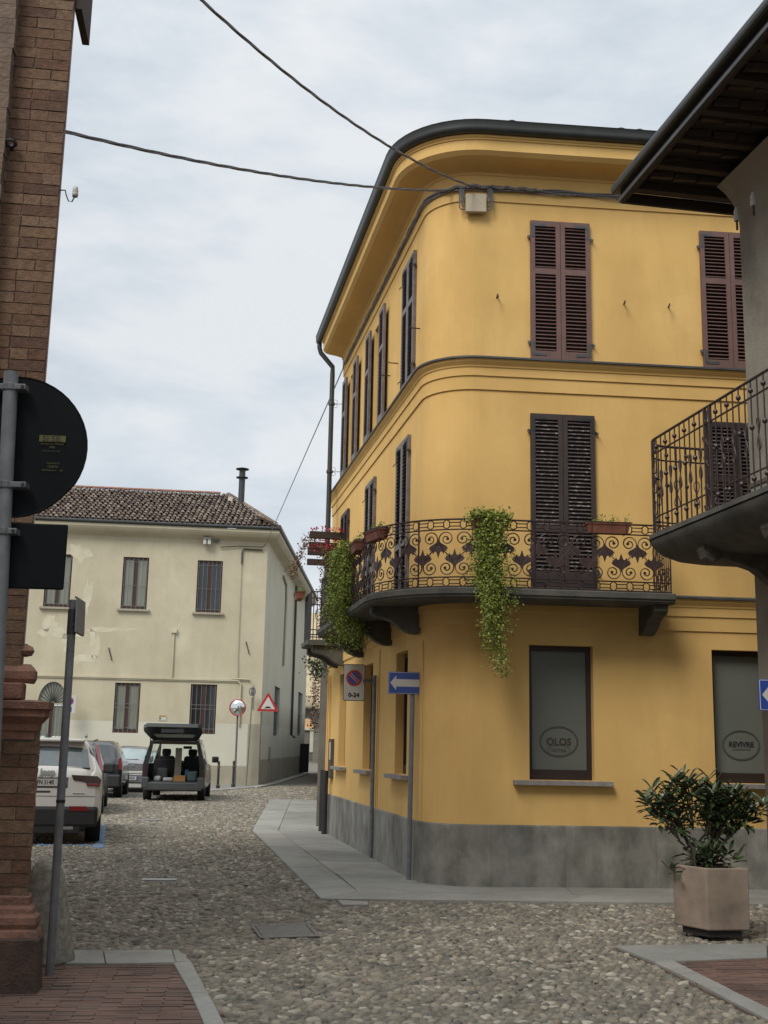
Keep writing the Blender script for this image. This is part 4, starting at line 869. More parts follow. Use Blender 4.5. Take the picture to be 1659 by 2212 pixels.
for r, p in tiles:
    mt = Matrix.Translation(p) @ bm_ @ Matrix.Rotation(random.gauss(0, .035), 4, 'Z')
    if cnt < 300 and -8.9 < (p - Wc).dot(dW): inst('roof_tile', ctm, rfo, mt); cnt += 1
    else:
        vs = [mt @ v.co for v in ctm.vertices]; st.add(vs, [tuple(q.vertices) for q in ctm.polygons]); tn += [random.random()] * len(vs)
# side slope tiles (seen edge on) join the rest
ups = (RgS - Sd).normalized(); nr2 = dS.cross(ups); nr2 = -nr2 if nr2.z < 0 else nr2; b2 = Matrix((dS, ups, nr2)).transposed().to_4x4()
for k in range(int(SLEN / .24)):
    for r in range(3):
        mt = Matrix.Translation(A1 + dS * k * .24 + ups * r * .36 + nr2 * .01) @ b2; vs = [mt @ v.co for v in ctm.vertices]; st.add(vs, [tuple(q.vertices) for q in ctm.polygons]); tn += [random.random()] * len(vs)
so_ = st.build('roof_tiles', tilem, rfo); so_['kind'] = 'stuff'; settint(so_.data, tn)
rdm = mat('ridge_tile_clay', (.27, .13, .085), (.2, .1, .07), rough=.9, scale=6)
for a, b in ((Rg0, Rg1), (Rg1, A1)):
    d = (b - a); n = int(d.length / .42); d.normalize(); sx = d.cross(V(0, 0, 1)).normalized(); uz = sx.cross(d)
    for i in range(n):
        p = a + d * i * .42 + V(0, 0, .05); T = Fr(p, sx, d, uz); g = M(); rr_ = [(math.cos(R(t)) * .11, math.sin(R(t)) * .09) for t in range(0, 181, 36)]
        g.grid([[T(x, 0, z) for x, z in rr_], [T(x * .85, .44, z * .85 + .02) for x, z in rr_]]); g.build('ridge_tile', rdm if a is Rg0 else tilem, rfo)
flue = M(); fp = FW(-1.15, -2.6, 0); flue.tube([fp + V(0, 0, 10.6), fp + V(0, 0, 13.2)], .135, 14); fo = flue.build('flue', gut, ch_, smooth=True, auto=40)
g = M(); g.lathe([(.1, 0), (.28, .02), (.29, .05), (.1, .10)], fp + V(0, 0, 13.2), 16); g.lathe([(.14, 0), (.26, .0), (.26, .03), (.14, .05)], fp + V(0, 0, 12.85), 16); g.build('flue_cap', gut, fo)
g = M(); a = FW(-1.62, -2.9, 11.5); g.box(-.1, .1, -1, .1, 0, .55, Fr(a, dW, nW)); g.build('roof_vent', patchm, rfo)
lm = thing('street_lamp', FW(-2.3, .1, 9.6), 'grey wall lamp with two glass sides under the cream eave', 'lamp'); g = M(); g.tube([FW(-2.0, 0, 9.62), FW(-2.0, .15, 9.62), FW(-2.35, .2, 9.62)], .02, 5); g.tube([FW(-2.05, .0, 9.62), FW(-2.05, .08, 9.62)], .10, 10); g.build('arm', galvd, lm)
g = M(); g.box(-2.6, -2.28, .1, .34, 9.62, 9.68, FW); g.build('hood', galvd, lm)
for sx in (-1, 1): g = M(); g.box(-2.44 + sx * .09 - .06, -2.44 + sx * .09 + .06, .14, .3, 9.42, 9.62, FW); g.build('lamp_glass', whitep, lm)

# small signs on / before the cream house
def signpanel(name, T, w_, h_, label, cat, group=None, back=signgrey, face=whitep, th=.012, corner=True):
    g = M(); g.box(-w_ / 2, w_ / 2, -th, 0, -h_ / 2, h_ / 2, T); return g
n_ = thing('wall_notice', FW(-3.83, .01, 2.53), 'small white warning notice with yellow strip on the cream wall', 'notice')
g = M(); g.box(-3.98, -3.67, 0, .02, 2.43, 2.64, FW); g.build('plate', whitep, n_); g = M(); g.box(-3.96, -3.69, .02, .023, 2.575, 2.63, FW); g.build('stripe', mat('notice_ochre', (.35, .2, .03), rough=.6), n_); g = M(); g.box(-3.95, -3.88, .02, .023, 2.47, 2.55, FW); g.build('symbol', stick, n_)
ds = thing('disabled_bay_sign', FW(-7.3, .6, 0), 'no parking sign with wheelchair symbol beside the arched door, half behind pole', 'road sign')
g = M(); g.box(-7.55, -7.09, .6, .62, 2.62, 3.3, FW); g.build('plate', whitep, ds)
def disc(T, r, n=24, th=.003): g = M(); g.lathe([(.0001, 0), (r, 0), (r, th), (.0001, th)], None, n, T); return g
def annulus(T, r0_, r1_, th=.003, n=32):
    g = M(); P = [[T(r * math.cos(t), r * math.sin(t), th) for r in (r0_, r1_)] for t in np.linspace(0, 2 * np.pi, n + 1)]; g.grid(P); return g
T = Fr(FW(-7.32, .622, 3.07), dW, V(0, 0, 1), nW); disc(T, .155, th=.002).build('roundel', redp, ds); disc(Fr(T(0, 0, .003), T.x, T.y, T.z), .12).build('roundel_field', bluep, ds)
T = Fr(FW(-7.32, .622, 2.76), dW, V(0, 0, 1), nW); g = M(); g.box(-.1, .1, -.1, .1, 0, .002, T); g.build('blue_square', bluep, ds); g = M(); g.tube([T(.02 * math.cos(t) * 2.4 - .005, .02 * math.sin(t) * 2.4 - .02, .004) for t in np.linspace(0, 6.28, 12, endpoint=False)], .006, 4, closed=True); g.tube([T(-.01, .07, .004), T(-.01, 0, .004), T(.05, -.01, .004), T(.07, -.06, .004)], .007, 4); g.build('wheelchair_symbol', whitep, ds)
g = M(); g.tube([FW(-7.32, .57, 0), FW(-7.32, .57, 3.3)], .03, 8); g.build('pole', galv, ds)
# convex mirror
mx_, my_ = -5.42, 45.4
mr_ = thing('traffic_mirror', V(mx_, my_, 0), 'round convex traffic mirror with red rim on grey pole by the cream corner', 'traffic mirror')
g = M(); g.tube([V(mx_, my_, 0), V(mx_, my_, 2.75)], .038, 8); g.build('pole', galv, mr_)
T = Fr(V(mx_, my_ - .1, 2.95), V(1, 0, 0), V(0, 0, 1), V(.12, -.99, .0)); g = M(); g.lathe([(.0001, .085), (.1, .08), (.2, .055), (.27, .02), (.29, 0)], None, 28, T); g.build('mirror_glass', mirrorm, mr_, smooth=True)
g = M(); g.tube([T(.30 * math.cos(t), .30 * math.sin(t), 0) for t in np.linspace(0, 6.283, 28, endpoint=False)], .022, 6, closed=True); g.build('rim', redp, mr_); g = M(); g.lathe([(.0001, -.06), (.3, -.03), (.3, -.01)], None, 20, T); g.build('back', signgrey, mr_)
sp = thing('lamp_pole', V(-5.12, 46.6, 0), 'thin grey post with small round fitting behind the traffic mirror', 'post'); g = M(); g.tube([V(-5.12, 46.6, 0), V(-5.02, 46.6, 3.4)], .028, 6); g.build('pole', galvd, sp)
g = M(); g.tube([V(-5.02 + .12 * math.cos(t), 46.55, 3.62 + .16 * math.sin(t)) for t in np.linspace(0, 6.283, 14, endpoint=False)], .02, 5, closed=True); g.lathe([(.05, 3.5), (.07, 3.6), (.05, 3.72), (.08, 3.74), (.02, 3.82)], V(-5.02, 46.55, 0), 8); g.build('fitting', galv, sp)
# hump warning triangle
tp = thing('warning_sign', V(-4.66, 46.75, 0), 'red bordered triangular road hump sign on thin pole at the cream corner', 'road sign')
g = M(); g.tube([V(-4.66, 46.75, 0), V(-4.66, 46.75, 2.85)], .028, 6); g.build('pole', galv, tp)
T = Fr(V(-4.40, 46.68, 2.9), V(1, .06, 0).normalized(), V(0, 0, 1), V(.06, -1, 0).normalized())
def tri(T, s, z, th): g = M(); g.prism([T(-s / 2, -s * .2887, z), T(s / 2, -s * .2887, z), T(0, s * .577, z)], T.z * th); return g
T = Fr(T(0, .22, 0), T.x, T.y, T.z); tri(T, .86, -.01, .01).build('back_plate', signgrey, tp); tri(T, .86, .0, .003).build('red_border', redp, tp); tri(T, .56, .004, .003).build('white_field', whitep, tp)
g = M(); g.prism([T(x, y - .13, .008) for x, y in ((-.15, 0), (.15, 0), (.1, .03), (.05, .07), (-.05, .07), (-.1, .03))], T.z * .003); g.build('hump_symbol', blackp, tp)
for i, (x, y) in enumerate(((-5.77, 43.3), (-5.42, 44.9))):
    t = thing('bollard', V(x, y, 0), ['dark iron bollard nearer the van before the cream house', 'dark iron bollard in front of the traffic mirror pole'][i], 'bollard', 'iron bollards before the cream house')
    g = M(); g.lathe([(.07, 0), (.07, .12), (.045, .15), (.042, .72), (.055, .74), (.055, .8), (.04, .82), (.04, .86), (.05, .89), (.045, .95), (.02, .98)], V(x, y, 0), 10); g.build('post', darkiron, t); g = M(); g.lathe([(.058, .74), (.06, .77), (.058, .8)], V(x, y, 0), 10); g.build('ring', stick, t)
# ================================================================== far end of the street
fh = thing('far_house', V(-6, 112, 0), 'distant cream and grey house with archway closing the narrow street', 'house')
T = Fr(V(-12, 112, 0), V(1, 0, 0), V(0, -1, 0))
ax0, ax1, azs = 4.45, 5.8, 3.4; rr_ = (ax1 - ax0) / 2; acx = (ax0 + ax1) / 2; N_ = 14
g = M(); g.quad(T(0, 0, 0), T(ax0, 0, 0), T(ax0, 0, 5), T(0, 0, 5)); g.quad(T(ax1, 0, 0), T(10, 0, 0), T(10, 0, 5), T(ax1, 0, 5))
AP = [(acx - rr_ * math.cos(t), azs + rr_ * math.sin(t)) for t in np.linspace(0, math.pi, N_)]
for (x0, z0), (x1, z1) in zip(AP[:-1], AP[1:]): g.quad(T(x0, 0, z0), T(x1, 0, z1), T(x1, 0, 5), T(x0, 0, 5)); g.quad(T(x0, 0, z0), T(x1, 0, z1), T(x1, -.6, z1), T(x0, -.6, z0))
for x in (ax0, ax1): g.quad(T(x, 0, 0), T(x, -.6, 0), T(x, -.6, azs), T(x, 0, azs))
g.build('arch_wall', farg, fh); g = M(); g.box(0, 10, -.2, .02, 5, 14, T); g.build('upper_wall', farw, fh); g = M(); g.box(3.4, 5.9, 0, .9, 5, 5.15, T); g.build('balcony_slab', farg, fh)
g = M()
for k in range(19): g.tube([T(3.45 + k * .125, .85, 5.15), T(3.65 + k * .125, .85, 6.1)], .02, 4)
g.tube([T(3.4, .85, 6.1), T(5.9, .85, 6.1)], .03, 4); g.build('balcony_railing', darkiron, fh)
rh = thing('courtyard_house', V(-6, 122, 0), 'peach coloured house glimpsed through the distant archway', 'house'); T = Fr(V(-12, 122, 0), V(1, 0, 0), V(0, -1, 0)); g = M(); g.box(0, 10, -.5, 0, 3.3, 9, T); g.build('upper_wall', farp, rh); g = M(); g.box(0, 10, -.5, 0, 0, 3.2, T); g.build('lower_wall', farg, rh); g = M(); g.box(3, 9, 0, .2, 3.1, 3.3, T); g.build('cornice', whiteb, rh); g = M(); g.box(4.9, 5.3, 0, .1, .9, 3.1, T); g.build('column', whiteb, rh)
nh = thing('neighbour_house', V(-1.2, 24.5, 0), 'low stone house side just beyond the yellow corner house', 'house'); g = M(); g.prism([V(-1.22, 24.0), V(-3.7, 74), V(3, 74), V(5, 24.0)], V(0, 0, 3.5)); g.build('wall', farg, nh)
bn = thing('waste_bin', V(-4.15, 67.2, 0), 'dark bin standing at the end of the cream side wall', 'bin'); g = M(); g.box(-4.42, -3.95, 67, 67.5, .1, 1.6); g.build('body', plast, bn, bevel=.03); g = M(); g.box(-4.44, -3.93, 66.97, 67.53, 1.6, 1.68); g.build('lid', darkiron, bn)

# ================================================================== CARS  (local frame: y=0 rear bumper, +y front)
def carshell(stn, wins, parent, paint, glass, cap=True, skipglass=(), inner=None):
    """stations: (y, zb, zs, zt, wb, wt); wins: list of ('side'|'top', i0, i1)"""
    def sec(y, zb, zs, zt, wb, wt):
        h = [(0, zb), (wb * .8, zb), (wb * .95, zb + .06), (wb, zb + .18), (wb * 1.0, zb + (zs - zb) * .65), (wb * .985, zs - .03), (wb * .965, zs), (wb * .4 + wt * .6 - .004, zs + (zt - zs) * .55), (wt + .015, zt - .09), (wt - .02, zt - .045), (wt * .8, zt - .012), (wt * .4, zt), (0, zt + .004)]
        f = [V(x, y, z) for x, z in h]; return f + [V(-p.x, p.y, p.z) for p in f[-2:0:-1]]
    S = [sec(*s) for s in stn]; n = len(S[0]); body = M(); gm = {}
    for i in range(len(S) - 1):
        for k in range(n):
            kk = (k + 1) % n; q = (S[i][k], S[i][kk], S[i + 1][kk], S[i + 1][k]); mk = min(k, n - 1 - k); w_ = None
            for nm, i0, i1 in wins:
                if i0 <= i < i1:
                    if nm == 'side' and mk in (6, 7): w_ = (nm, i0, k < n // 2)
                    if nm == 'top' and mk >= 9: w_ = (nm, i0, True)
            if w_ is None: body.quad(*q)
            else: gm.setdefault(w_, M()).quad(*q)
    if cap: body.add(S[0], [tuple(range(n))]); 
    body.add(S[-1], [tuple(range(n))[::-1]])
    # weld for smooth shading
    key = {}; remap = []; vs = []
    for p in body.v:
        k = (round(p.x, 4), round(p.y, 4), round(p.z, 4))
        if k not in key: key[k] = len(vs); vs.append(p)
        remap.append(key[k])
    body.v = vs; body.f = [[remap[i] for i in f] for f in body.f]; body.f = [f for f in body.f if len(set(f)) > 2]; body.m = [0] * len(body.f)
    b = body.build('body', paint, parent, smooth=True, auto=38, local=True)
    for (nm, i0, rt), g in gm.items():
        g.build('windscreen' if (nm == 'top' and i0 > 3) else ('rear_window' if nm == 'top' else 'side_window'), clearg if (nm in skipglass or (nm, i0) in skipglass) else glass, parent, local=True)
    return b
def wheel(parent, x, y, r, w_=.2):
    T = Fr(V(x, y, r), V(0, 1, 0), V(0, 0, 1), V(1 if x > 0 else -1, 0, 0)); g = M(); g.lathe([(r * .6, -w_ / 2), (r * .93, -w_ / 2), (r, -w_ * .3), (r, w_ * .3), (r * .93, w_ / 2), (r * .62, w_ / 2)], None, 22, T); wh = g.build('wheel', tyre, parent, smooth=True, auto=40, local=True)
    g = M(); g.lathe([(.0001, w_ * .35), (r * .2, w_ * .42), (r * .6, w_ * .38), (r * .63, w_ * .5)], None, 18, T); g.build('rim', rimm, wh, local=True)
def lbox(name, m, parent, a, bevel=0): g = M(); g.box(*a); return g.build(name, m, parent, local=True, bevel=bevel)
def lpoly(name, m, parent, pts, y, d=.02, bevel=0): g = M(); g.prism([V(x, y, z) for x, z in pts], V(0, -d, 0)); return g.build(name, m, parent, local=True, bevel=bevel)
def plate(parent, x, y, z, s, w_=.52):
    lbox('number_plate', whitep, parent, (x - w_ / 2, x + w_ / 2, y - .012, y, z - .055, z + .055)); 
    for sx in (-1, 1): lbox('plate_band', bluep, parent, (x + sx * (w_ / 2 - .022) - .02, x + sx * (w_ / 2 - .022) + .02, y - .014, y - .012, z - .052, z + .052))
    text(s, .10, Fr(V(x, y - .013, z), V(1, 0, 0), V(0, 0, 1), V(0, -1, 0)), blackp, 'plate_lettering', parent, sx=.72, bold=.002, local=True)
def mirror(parent, x, y, z, m=plast): sx = 1 if x > 0 else -1; g = M(); g.box(x, x + sx * .2, y - .05, y + .06, z - .09, z + .09); o = g.build('wing_mirror', m, parent, local=True, bevel=.03); lbox('mirror_glass', dglass, o, (min(x + sx * .03, x + sx * .17), max(x + sx * .03, x + sx * .17), y - .056, y - .05, z - .06, z + .06))
# white SUV
yawJ = R(13.5); cj = V(-4.37 - .86 * math.cos(yawJ), 19.52 - .86 * math.sin(yawJ) - .62, 0)
jp = thing('white_car', cj, 'white sport utility car seen from behind, parked nearest at the left', 'car', rz=yawJ)
J = [(0, .40, .98, 1.05, .80, .62), (.03, .34, 1.04, 1.14, .88, .70), (.09, .30, 1.10, 1.20, .905, .72), (.34, .28, 1.12, 1.50, .91, .665), (.40, .28, 1.12, 1.60, .91, .64), (1.0, .27, 1.10, 1.645, .91, .64), (2.3, .27, 1.08, 1.64, .91, .64), (2.9, .27, 1.05, 1.56, .91, .62), (3.55, .27, 1.02, 1.10, .90, .74), (4.2, .30, .86, .93, .88, .72), (4.4, .4, .72, .78, .74, .6)]
carshell(J, [('top', 2, 3), ('side', 3, 6), ('side', 6, 7), ('top', 7, 8)], jp, carwhite, mat('painted_sky_reflection_glass', (.10, .125, .13), (.03, .038, .04), rough=.05, scale=2.2, spec=.8))  # sky reflection in the windows is put into the glass base colour
lbox('bumper', plast, jp, (-.86, .86, -.035, .30, .28, .60), bevel=.05); lbox('diffuser', plast, jp, (-.6, .6, -.02, .3, .2, .3))
for sx in (-1, 1):
    lpoly('tail_light', smokel, jp, [(sx * x, z) for x, z in ((.42, 1.075), (.82, 1.06), (.885, 1.0), (.86, .90), (.72, .91), (.62, .97), (.46, .99))], .02, .035, .008)
    lbox('tail_light_lens', redl, jp, (min(sx * .66, sx * .86), max(sx * .66, sx * .86), -.024, .03, .905, .945), bevel=.01)
    lpoly('reflector', redl, jp, [(sx * .42, .60), (sx * .68, .60), (sx * .73, .53), (sx * .44, .53)], -.03, .015)
    wheel(jp, sx * .80, .72, .345, .235); wheel(jp, sx * .80, 3.35, .345, .235); mirror(jp, sx * .93, 3.0, 1.12)
    g = M(); g.tube([V(sx * .60, .55, 1.66), V(sx * .60, .62, 1.70), V(sx * .60, 2.4, 1.70), V(sx * .60, 2.5, 1.66)], .02, 5); g.build('roof_rail', rimm, jp, local=True)
plate(jp, .04, -.005, .955, 'FN 514R'); lbox('plate_recess', plastg, jp, (-.30, .38, .0, .006, .87, 1.03)); text('Jeep', .13, Fr(V(.06, .0, 1.11), V(1, 0, 0), V(0, .1, .99), V(0, -1, 0)), metalstrip, 'badge', jp, ext=.01, bold=.006, local=True)
lbox('tailgate_crease', plastg, jp, (-.80, .80, -.004, .03, .745, .752)); lbox('handle_recess', plastg, jp, (-.12, .12, -.004, .05, .80, .83)); lbox('model_badge', chrome, jp, (.46, .64, -.006, .01, .785, .80))
lbox('rear_wiper', plast, jp, (-.55, -.15, .07, .12, 1.215, 1.25)); lbox('brake_light', redl, jp, (-.22, .22, .32, .36, 1.565, 1.585)); lbox('window_trim', plast, jp, (-.70, .70, .075, .09, 1.165, 1.185)); lbox('spoiler', carwhite, jp, (-.60, .60, .25, .5, 1.575, 1.625), bevel=.02); lbox('exhaust', chrome, jp, (.35, .5, -.02, .1, .25, .30))
g = M(); g.lathe([(.05, 1.64), (.02, 1.70), (.006, 1.72), (.004, 1.95)], V(0.0, .75, 0), 8); g.build('aerial', plast, jp, local=True)
# grey estate
yg = R(11); e_ = thing('estate_car', V(-6.9, 26.3, 0), 'grey estate car with tall red tail lights, mostly hidden beyond the white car', 'car', rz=yg)
E_ = [(0, .35, .9, .95, .78, .66), (.06, .3, .95, 1.02, .86, .7), (.14, .28, .98, 1.08, .88, .71), (.38, .28, 1.0, 1.46, .885, .66), (.46, .28, 1.0, 1.54, .885, .63), (1.2, .27, 1.0, 1.58, .885, .63), (2.3, .27, .98, 1.56, .885, .63), (2.9, .27, .96, 1.45, .88, .6), (3.6, .27, .94, 1.0, .87, .7), (4.3, .3, .8, .86, .84, .65), (4.5, .4, .7, .74, .7, .5)]
carshell(E_, [('top', 2, 3), ('side', 4, 6), ('side', 6, 7), ('top', 7, 8)], e_, cargrey, dglass)
for sx in (-1, 1):
    g = M(); g.prism([V(sx * .86, .02, .95), V(sx * .80, .02, .95), V(sx * .63, .38, 1.5), V(sx * .70, .44, 1.5)], V(0, -.02, .01)); g.build('tail_light', redl, e_, local=True); wheel(e_, sx * .78, .8, .31); wheel(e_, sx * .78, 3.5, .31)
    g = M(); g.tube([V(sx * .6, .6, 1.6), V(sx * .6, 2.4, 1.63)], .018, 5); g.build('roof_rail', plast, e_, local=True)
lbox('bumper', plastg, e_, (-.84, .84, -.04, .3, .3, .55), bevel=.04)
# black MPV
yb = R(8); bk = thing('black_car', V(-8.18, 34.0, 0), 'black tall car with rounded tail parked between grey estate and silver hatchback', 'car', rz=yb)
B_ = [(0, .4, .95, 1.0, .80, .62), (.05, .34, 1.0, 1.06, .87, .68), (.12, .3, 1.04, 1.14, .89, .70), (.40, .28, 1.06, 1.50, .90, .64), (.5, .28, 1.06, 1.57, .90, .6), (1.2, .27, 1.05, 1.62, .9, .62), (2.1, .27, 1.03, 1.6, .9, .62), (2.7, .27, 1.0, 1.5, .89, .6), (3.4, .27, .98, 1.04, .88, .7), (3.9, .3, .8, .86, .84, .65), (4.05, .4, .7, .74, .7, .5)]
carshell(B_, [('top', 2, 3), ('side', 4, 6), ('side', 6, 7), ('top', 7, 8)], bk, carblack, dglass)
for sx in (-1, 1): lpoly('tail_light', redl, bk, [(sx * .80, .80), (sx * .885, .82), (sx * .87, 1.16), (sx * .79, 1.10)], .05, .04); wheel(bk, sx * .78, .62, .33, .22); wheel(bk, sx * .78, 3.2, .33, .22)
lbox('bumper', plast, bk, (-.88, .88, -.06, .3, .32, .68), bevel=.05); plate(bk, .30, -.012, .84, 'EB 105CN'); lbox('light_strip', sillm, bk, (.12, .5, -.015, .0, .93, .955))
# silver hatchback
sv = thing('silver_car', V(-8.1, 38.6, 0), 'silver small hatchback with pale bumper strip parked left of the open van', 'car', rz=R(5))
S_ = [(0, .38, .86, .92, .74, .62), (.05, .32, .92, .98, .81, .67), (.12, .28, .97, 1.03, .83, .68), (.50, .27, 1.0, 1.38, .835, .60), (.6, .27, 1.0, 1.42, .835, .57), (1.2, .27, .98, 1.46, .83, .58), (2.0, .27, .96, 1.45, .83, .58), (2.6, .27, .93, 1.34, .82, .56), (3.2, .27, .9, .96, .82, .66), (3.7, .3, .78, .82, .8, .6), (3.85, .4, .66, .7, .66, .5)]
carshell(S_, [('top', 2, 3), ('side', 4, 6), ('side', 6, 7), ('top', 7, 8)], sv, carsilver, mat('pale_reflecting_glass', (.30, .36, .36), (.22, .27, .27), rough=.08, scale=3))
for sx in (-1, 1):
    g = M(); g.prism([V(sx * .81, .06, .94), V(sx * .72, .06, .96), V(sx * .56, .48, 1.36), V(sx * .63, .50, 1.36)], V(0, -.02, .015)); g.build('tail_light', redl, sv, local=True); wheel(sv, sx * .74, .6, .29); wheel(sv, sx * .74, 3.0, .29)
lbox('bumper', carsilver, sv, (-.80, .80, -.04, .25, .30, .60), bevel=.04); lbox('bumper_strip', whitep, sv, (-.78, .78, -.05, .02, .60, .67), bevel=.01); plate(sv, .12, -.045, .45, 'DW 505SN'); lbox('rear_wiper', plast, sv, (-.1, .35, .12, .16, 1.02, 1.05)); g = M(); g.lathe([(.0001, 0), (.045, 0), (.045, .01), (.0001, .012)], None, 14, Fr(V(.2, .0, .84), V(1, 0, 0), V(0, 0, 1), V(0, -1, 0))); g.build('badge', chrome, sv, local=True)
# open van
vn = thing('open_van', V(-5.68, 33.3, 0), 'dark grey green van with its tailgate raised, loaded with boxes and bags', 'van', rz=R(5))
VN = [(.02, .34, .98, 1.64, .83, .66), (.06, .3, 1.0, 1.68, .855, .665), (.16, .28, 1.02, 1.70, .86, .665), (.9, .27, 1.02, 1.73, .86, .67), (1.0, .27, 1.02, 1.73, .86, .67), (1.7, .27, 1.0, 1.73, .86, .67), (1.8, .27, 1.0, 1.72, .86, .67), (2.6, .27, .98, 1.66, .86, .65), (2.72, .27, .98, 1.62, .86, .64), (3.35, .27, .97, 1.06, .85, .72), (3.9, .3, .85, .92, .84, .7), (4.1, .42, .7, .76, .72, .55)]
carshell(VN, [('side', 1, 3), ('side', 4, 5), ('side', 6, 7), ('top', 8, 9)], vn, cargreen, clearg, cap=False, skipglass=('side', 'top'))
for sx in (-1, 1):
    wheel(vn, sx * .75, .68, .30); wheel(vn, sx * .75, 3.3, .30); mirror(vn, sx * .9, 2.75, 1.12)
    g = M(); g.prism([V(sx * x, .0, z) for x, z in ((.86, .35), (.72, .35), (.70, 1.0), (.60, 1.55), (.56, 1.62), (.66, 1.66), (.74, 1.4), (.85, 1.0))], V(0, .10, 0)); g.build('rear_pillar', cargreen, vn, local=True)
    lpoly('tail_light', smokel, vn, [(sx * .76, .66), (sx * .85, .66), (sx * .85, .98), (sx * .76, 1.0)], .0, .02); lbox('bumper_corner', plastg, vn, (min(sx * .66, sx * .86), max(sx * .66, sx * .86), -.07, .1, .35, .66), bevel=.03)
    g = M(); g.tube([V(sx * .70, .05, 1.25), V(sx * .66, -.18, 1.76)], .012, 5); g.build('gas_strut', plast, vn, local=True)
lbox('roof_sill', linerm, vn, (-.62, .62, .04, .14, 1.55, 1.66)); lbox('bumper', plastg, vn, (-.80, .80, -.06, .1, .30, .52), bevel=.03); lbox('load_floor', plastg, vn, (-.72, .72, .02, 1.9, .50, .54)); lbox('inner_lining', plast, vn, (-.80, -.74, .1, 2.7, .5, 1.0)); lbox('inner_lining', plast, vn, (.74, .80, .1, 2.7, .5, 1.0)); lbox('headliner', linerm, vn, (-.60, .60, .14, 2.5, 1.60, 1.62))
# tailgate raised, window in it
th = R(19); T = Fr(V(0, .02, 1.70), V(1, 0, 0), V(0, -math.cos(th), math.sin(th)), V(0, math.sin(th), math.cos(th)))
def rect_ring(o_, i_, z0, z1):
    g = M(); n = len(o_); g.add([T(x, y, z) for z in (z0, z1) for (x, y) in o_] + [T(x, y, z) for z in (z0, z1) for (x, y) in i_], [(i, (i + 1) % n, 2 * n + (i + 1) % n, 2 * n + i) for i in range(n)] + [(n + i, n + (i + 1) % n, 3 * n + (i + 1) % n, 3 * n + i) for i in range(n)] + [(i, (i + 1) % n, n + (i + 1) % n, n + i) for i in range(n)] + [(2 * n + i, 2 * n + (i + 1) % n, 3 * n + (i + 1) % n, 3 * n + i) for i in range(n)]); return g
o_ = [(-.60, 0), (.60, 0), (.68, .25), (.79, .7), (.79, .95), (.68, 1.12), (-.68, 1.12), (-.79, .95), (-.79, .7), (-.68, .25)]; i_ = [(-.50, .10), (.50, .10), (.55, .28), (.6, .45), (.6, .5), (.55, .55), (-.55, .55), (-.6, .5), (-.6, .45), (-.55, .28)]
tg = rect_ring(o_, i_, -.06, .04).build('tailgate', cargreen, vn, local=True); g = M(); g.add([T(x, y, .0) for x, y in i_], [tuple(range(10))]); g.build('tailgate_window', mat('light_glass', (.4, .45, .43), rough=.1), tg, local=True)  # pale opaque glass colour stands in for sky reflection and see-through brightness
lbox('number_plate_recess', plast, tg, (-.3, .3, -1.05, -1.0, 1.86, 1.95))
for sx in (-1, 1):
    s_ = lbox('seat', clothb, vn, (sx * .38 - .25, sx * .38 + .25, 1.75, 2.0, .55, 1.22), bevel=.08); lbox('headrest', clothb, s_, (sx * .38 - .13, sx * .38 + .13, 1.8, 1.9, 1.22, 1.42), bevel=.05)
lbox('dashboard', plast, vn, (-.72, .72, 2.5, 2.9, .7, 1.04), bevel=.05); lbox('rear_view_mirror', plast, vn, (.05, .3, 2.5, 2.54, 1.42, 1.5)); g = M(); g.tube([V(.38 + .16 * math.cos(t), 2.35, 1.1 + .16 * math.sin(t)) for t in np.linspace(0, 6.28, 14, endpoint=False)], .018, 5, closed=True); g.build('steering_wheel', plast, vn, local=True)
def incar(name, x, y, z): c_, s_ = math.cos(R(5)), math.sin(R(5)); return V(-5.68 + x * c_ - y * s_, 33.3 + x * s_ + y * c_, z)
def cargo(name, m, x0, x1, y0, y1, z0, z1, label, cat, bevel=.02):
    p = incar('', (x0 + x1) / 2, (y0 + y1) / 2, z0); g = M(); T = Fr(p, V(math.cos(R(5)), math.sin(R(5)), 0), V(-math.sin(R(5)), math.cos(R(5)), 0)); w_, d_, h_ = (x1 - x0) / 2, (y1 - y0) / 2, z1 - z0
    pts = []; 
    g.box(-w_, w_, -d_, d_, 0, h_, T); return tag(g.build(name, m, bevel=bevel), label, cat)
cargo('cardboard_box', cardb, .0, .32, .12, .4, .54, .70, 'small orange brown cardboard box at the edge of the van load floor', 'box', .004)
cargo('dark_crate', clothb, -.62, .02, .7, 1.3, .54, 1.12, 'large black crate standing at the left in the open van', 'crate')
cargo('board_panel', greyw, -.02, .16, .55, .62, .62, 1.45, 'tall grey panel standing upright in the van behind the box', 'panel', .01)
cargo('teal_bag', tealb, .36, .64, .15, .5, .54, .82, 'teal plastic bag at the right of the van load', 'bag', .06)
cargo('blue_bottle', blueb, .28, .38, .45, .55, .54, .86, 'blue plastic bottle beside the teal bag in the van', 'bottle', .03)
cargo('white_bundle', clothw, -.30, -.02, .14, .4, .54, .64, 'crumpled white cloth bundle on the van load floor', 'cloth', .04)
cargo('white_rag', clothw, -.55, -.36, .2, .42, .54, .68, 'crumpled pale rag at the far left of the van load floor', 'cloth', .05)
cargo('grey_bag', plastg, -.5, -.2, .45, .65, .54, .9, 'grey shopping bag leaning in front of the black crate in the van', 'bag', .06)

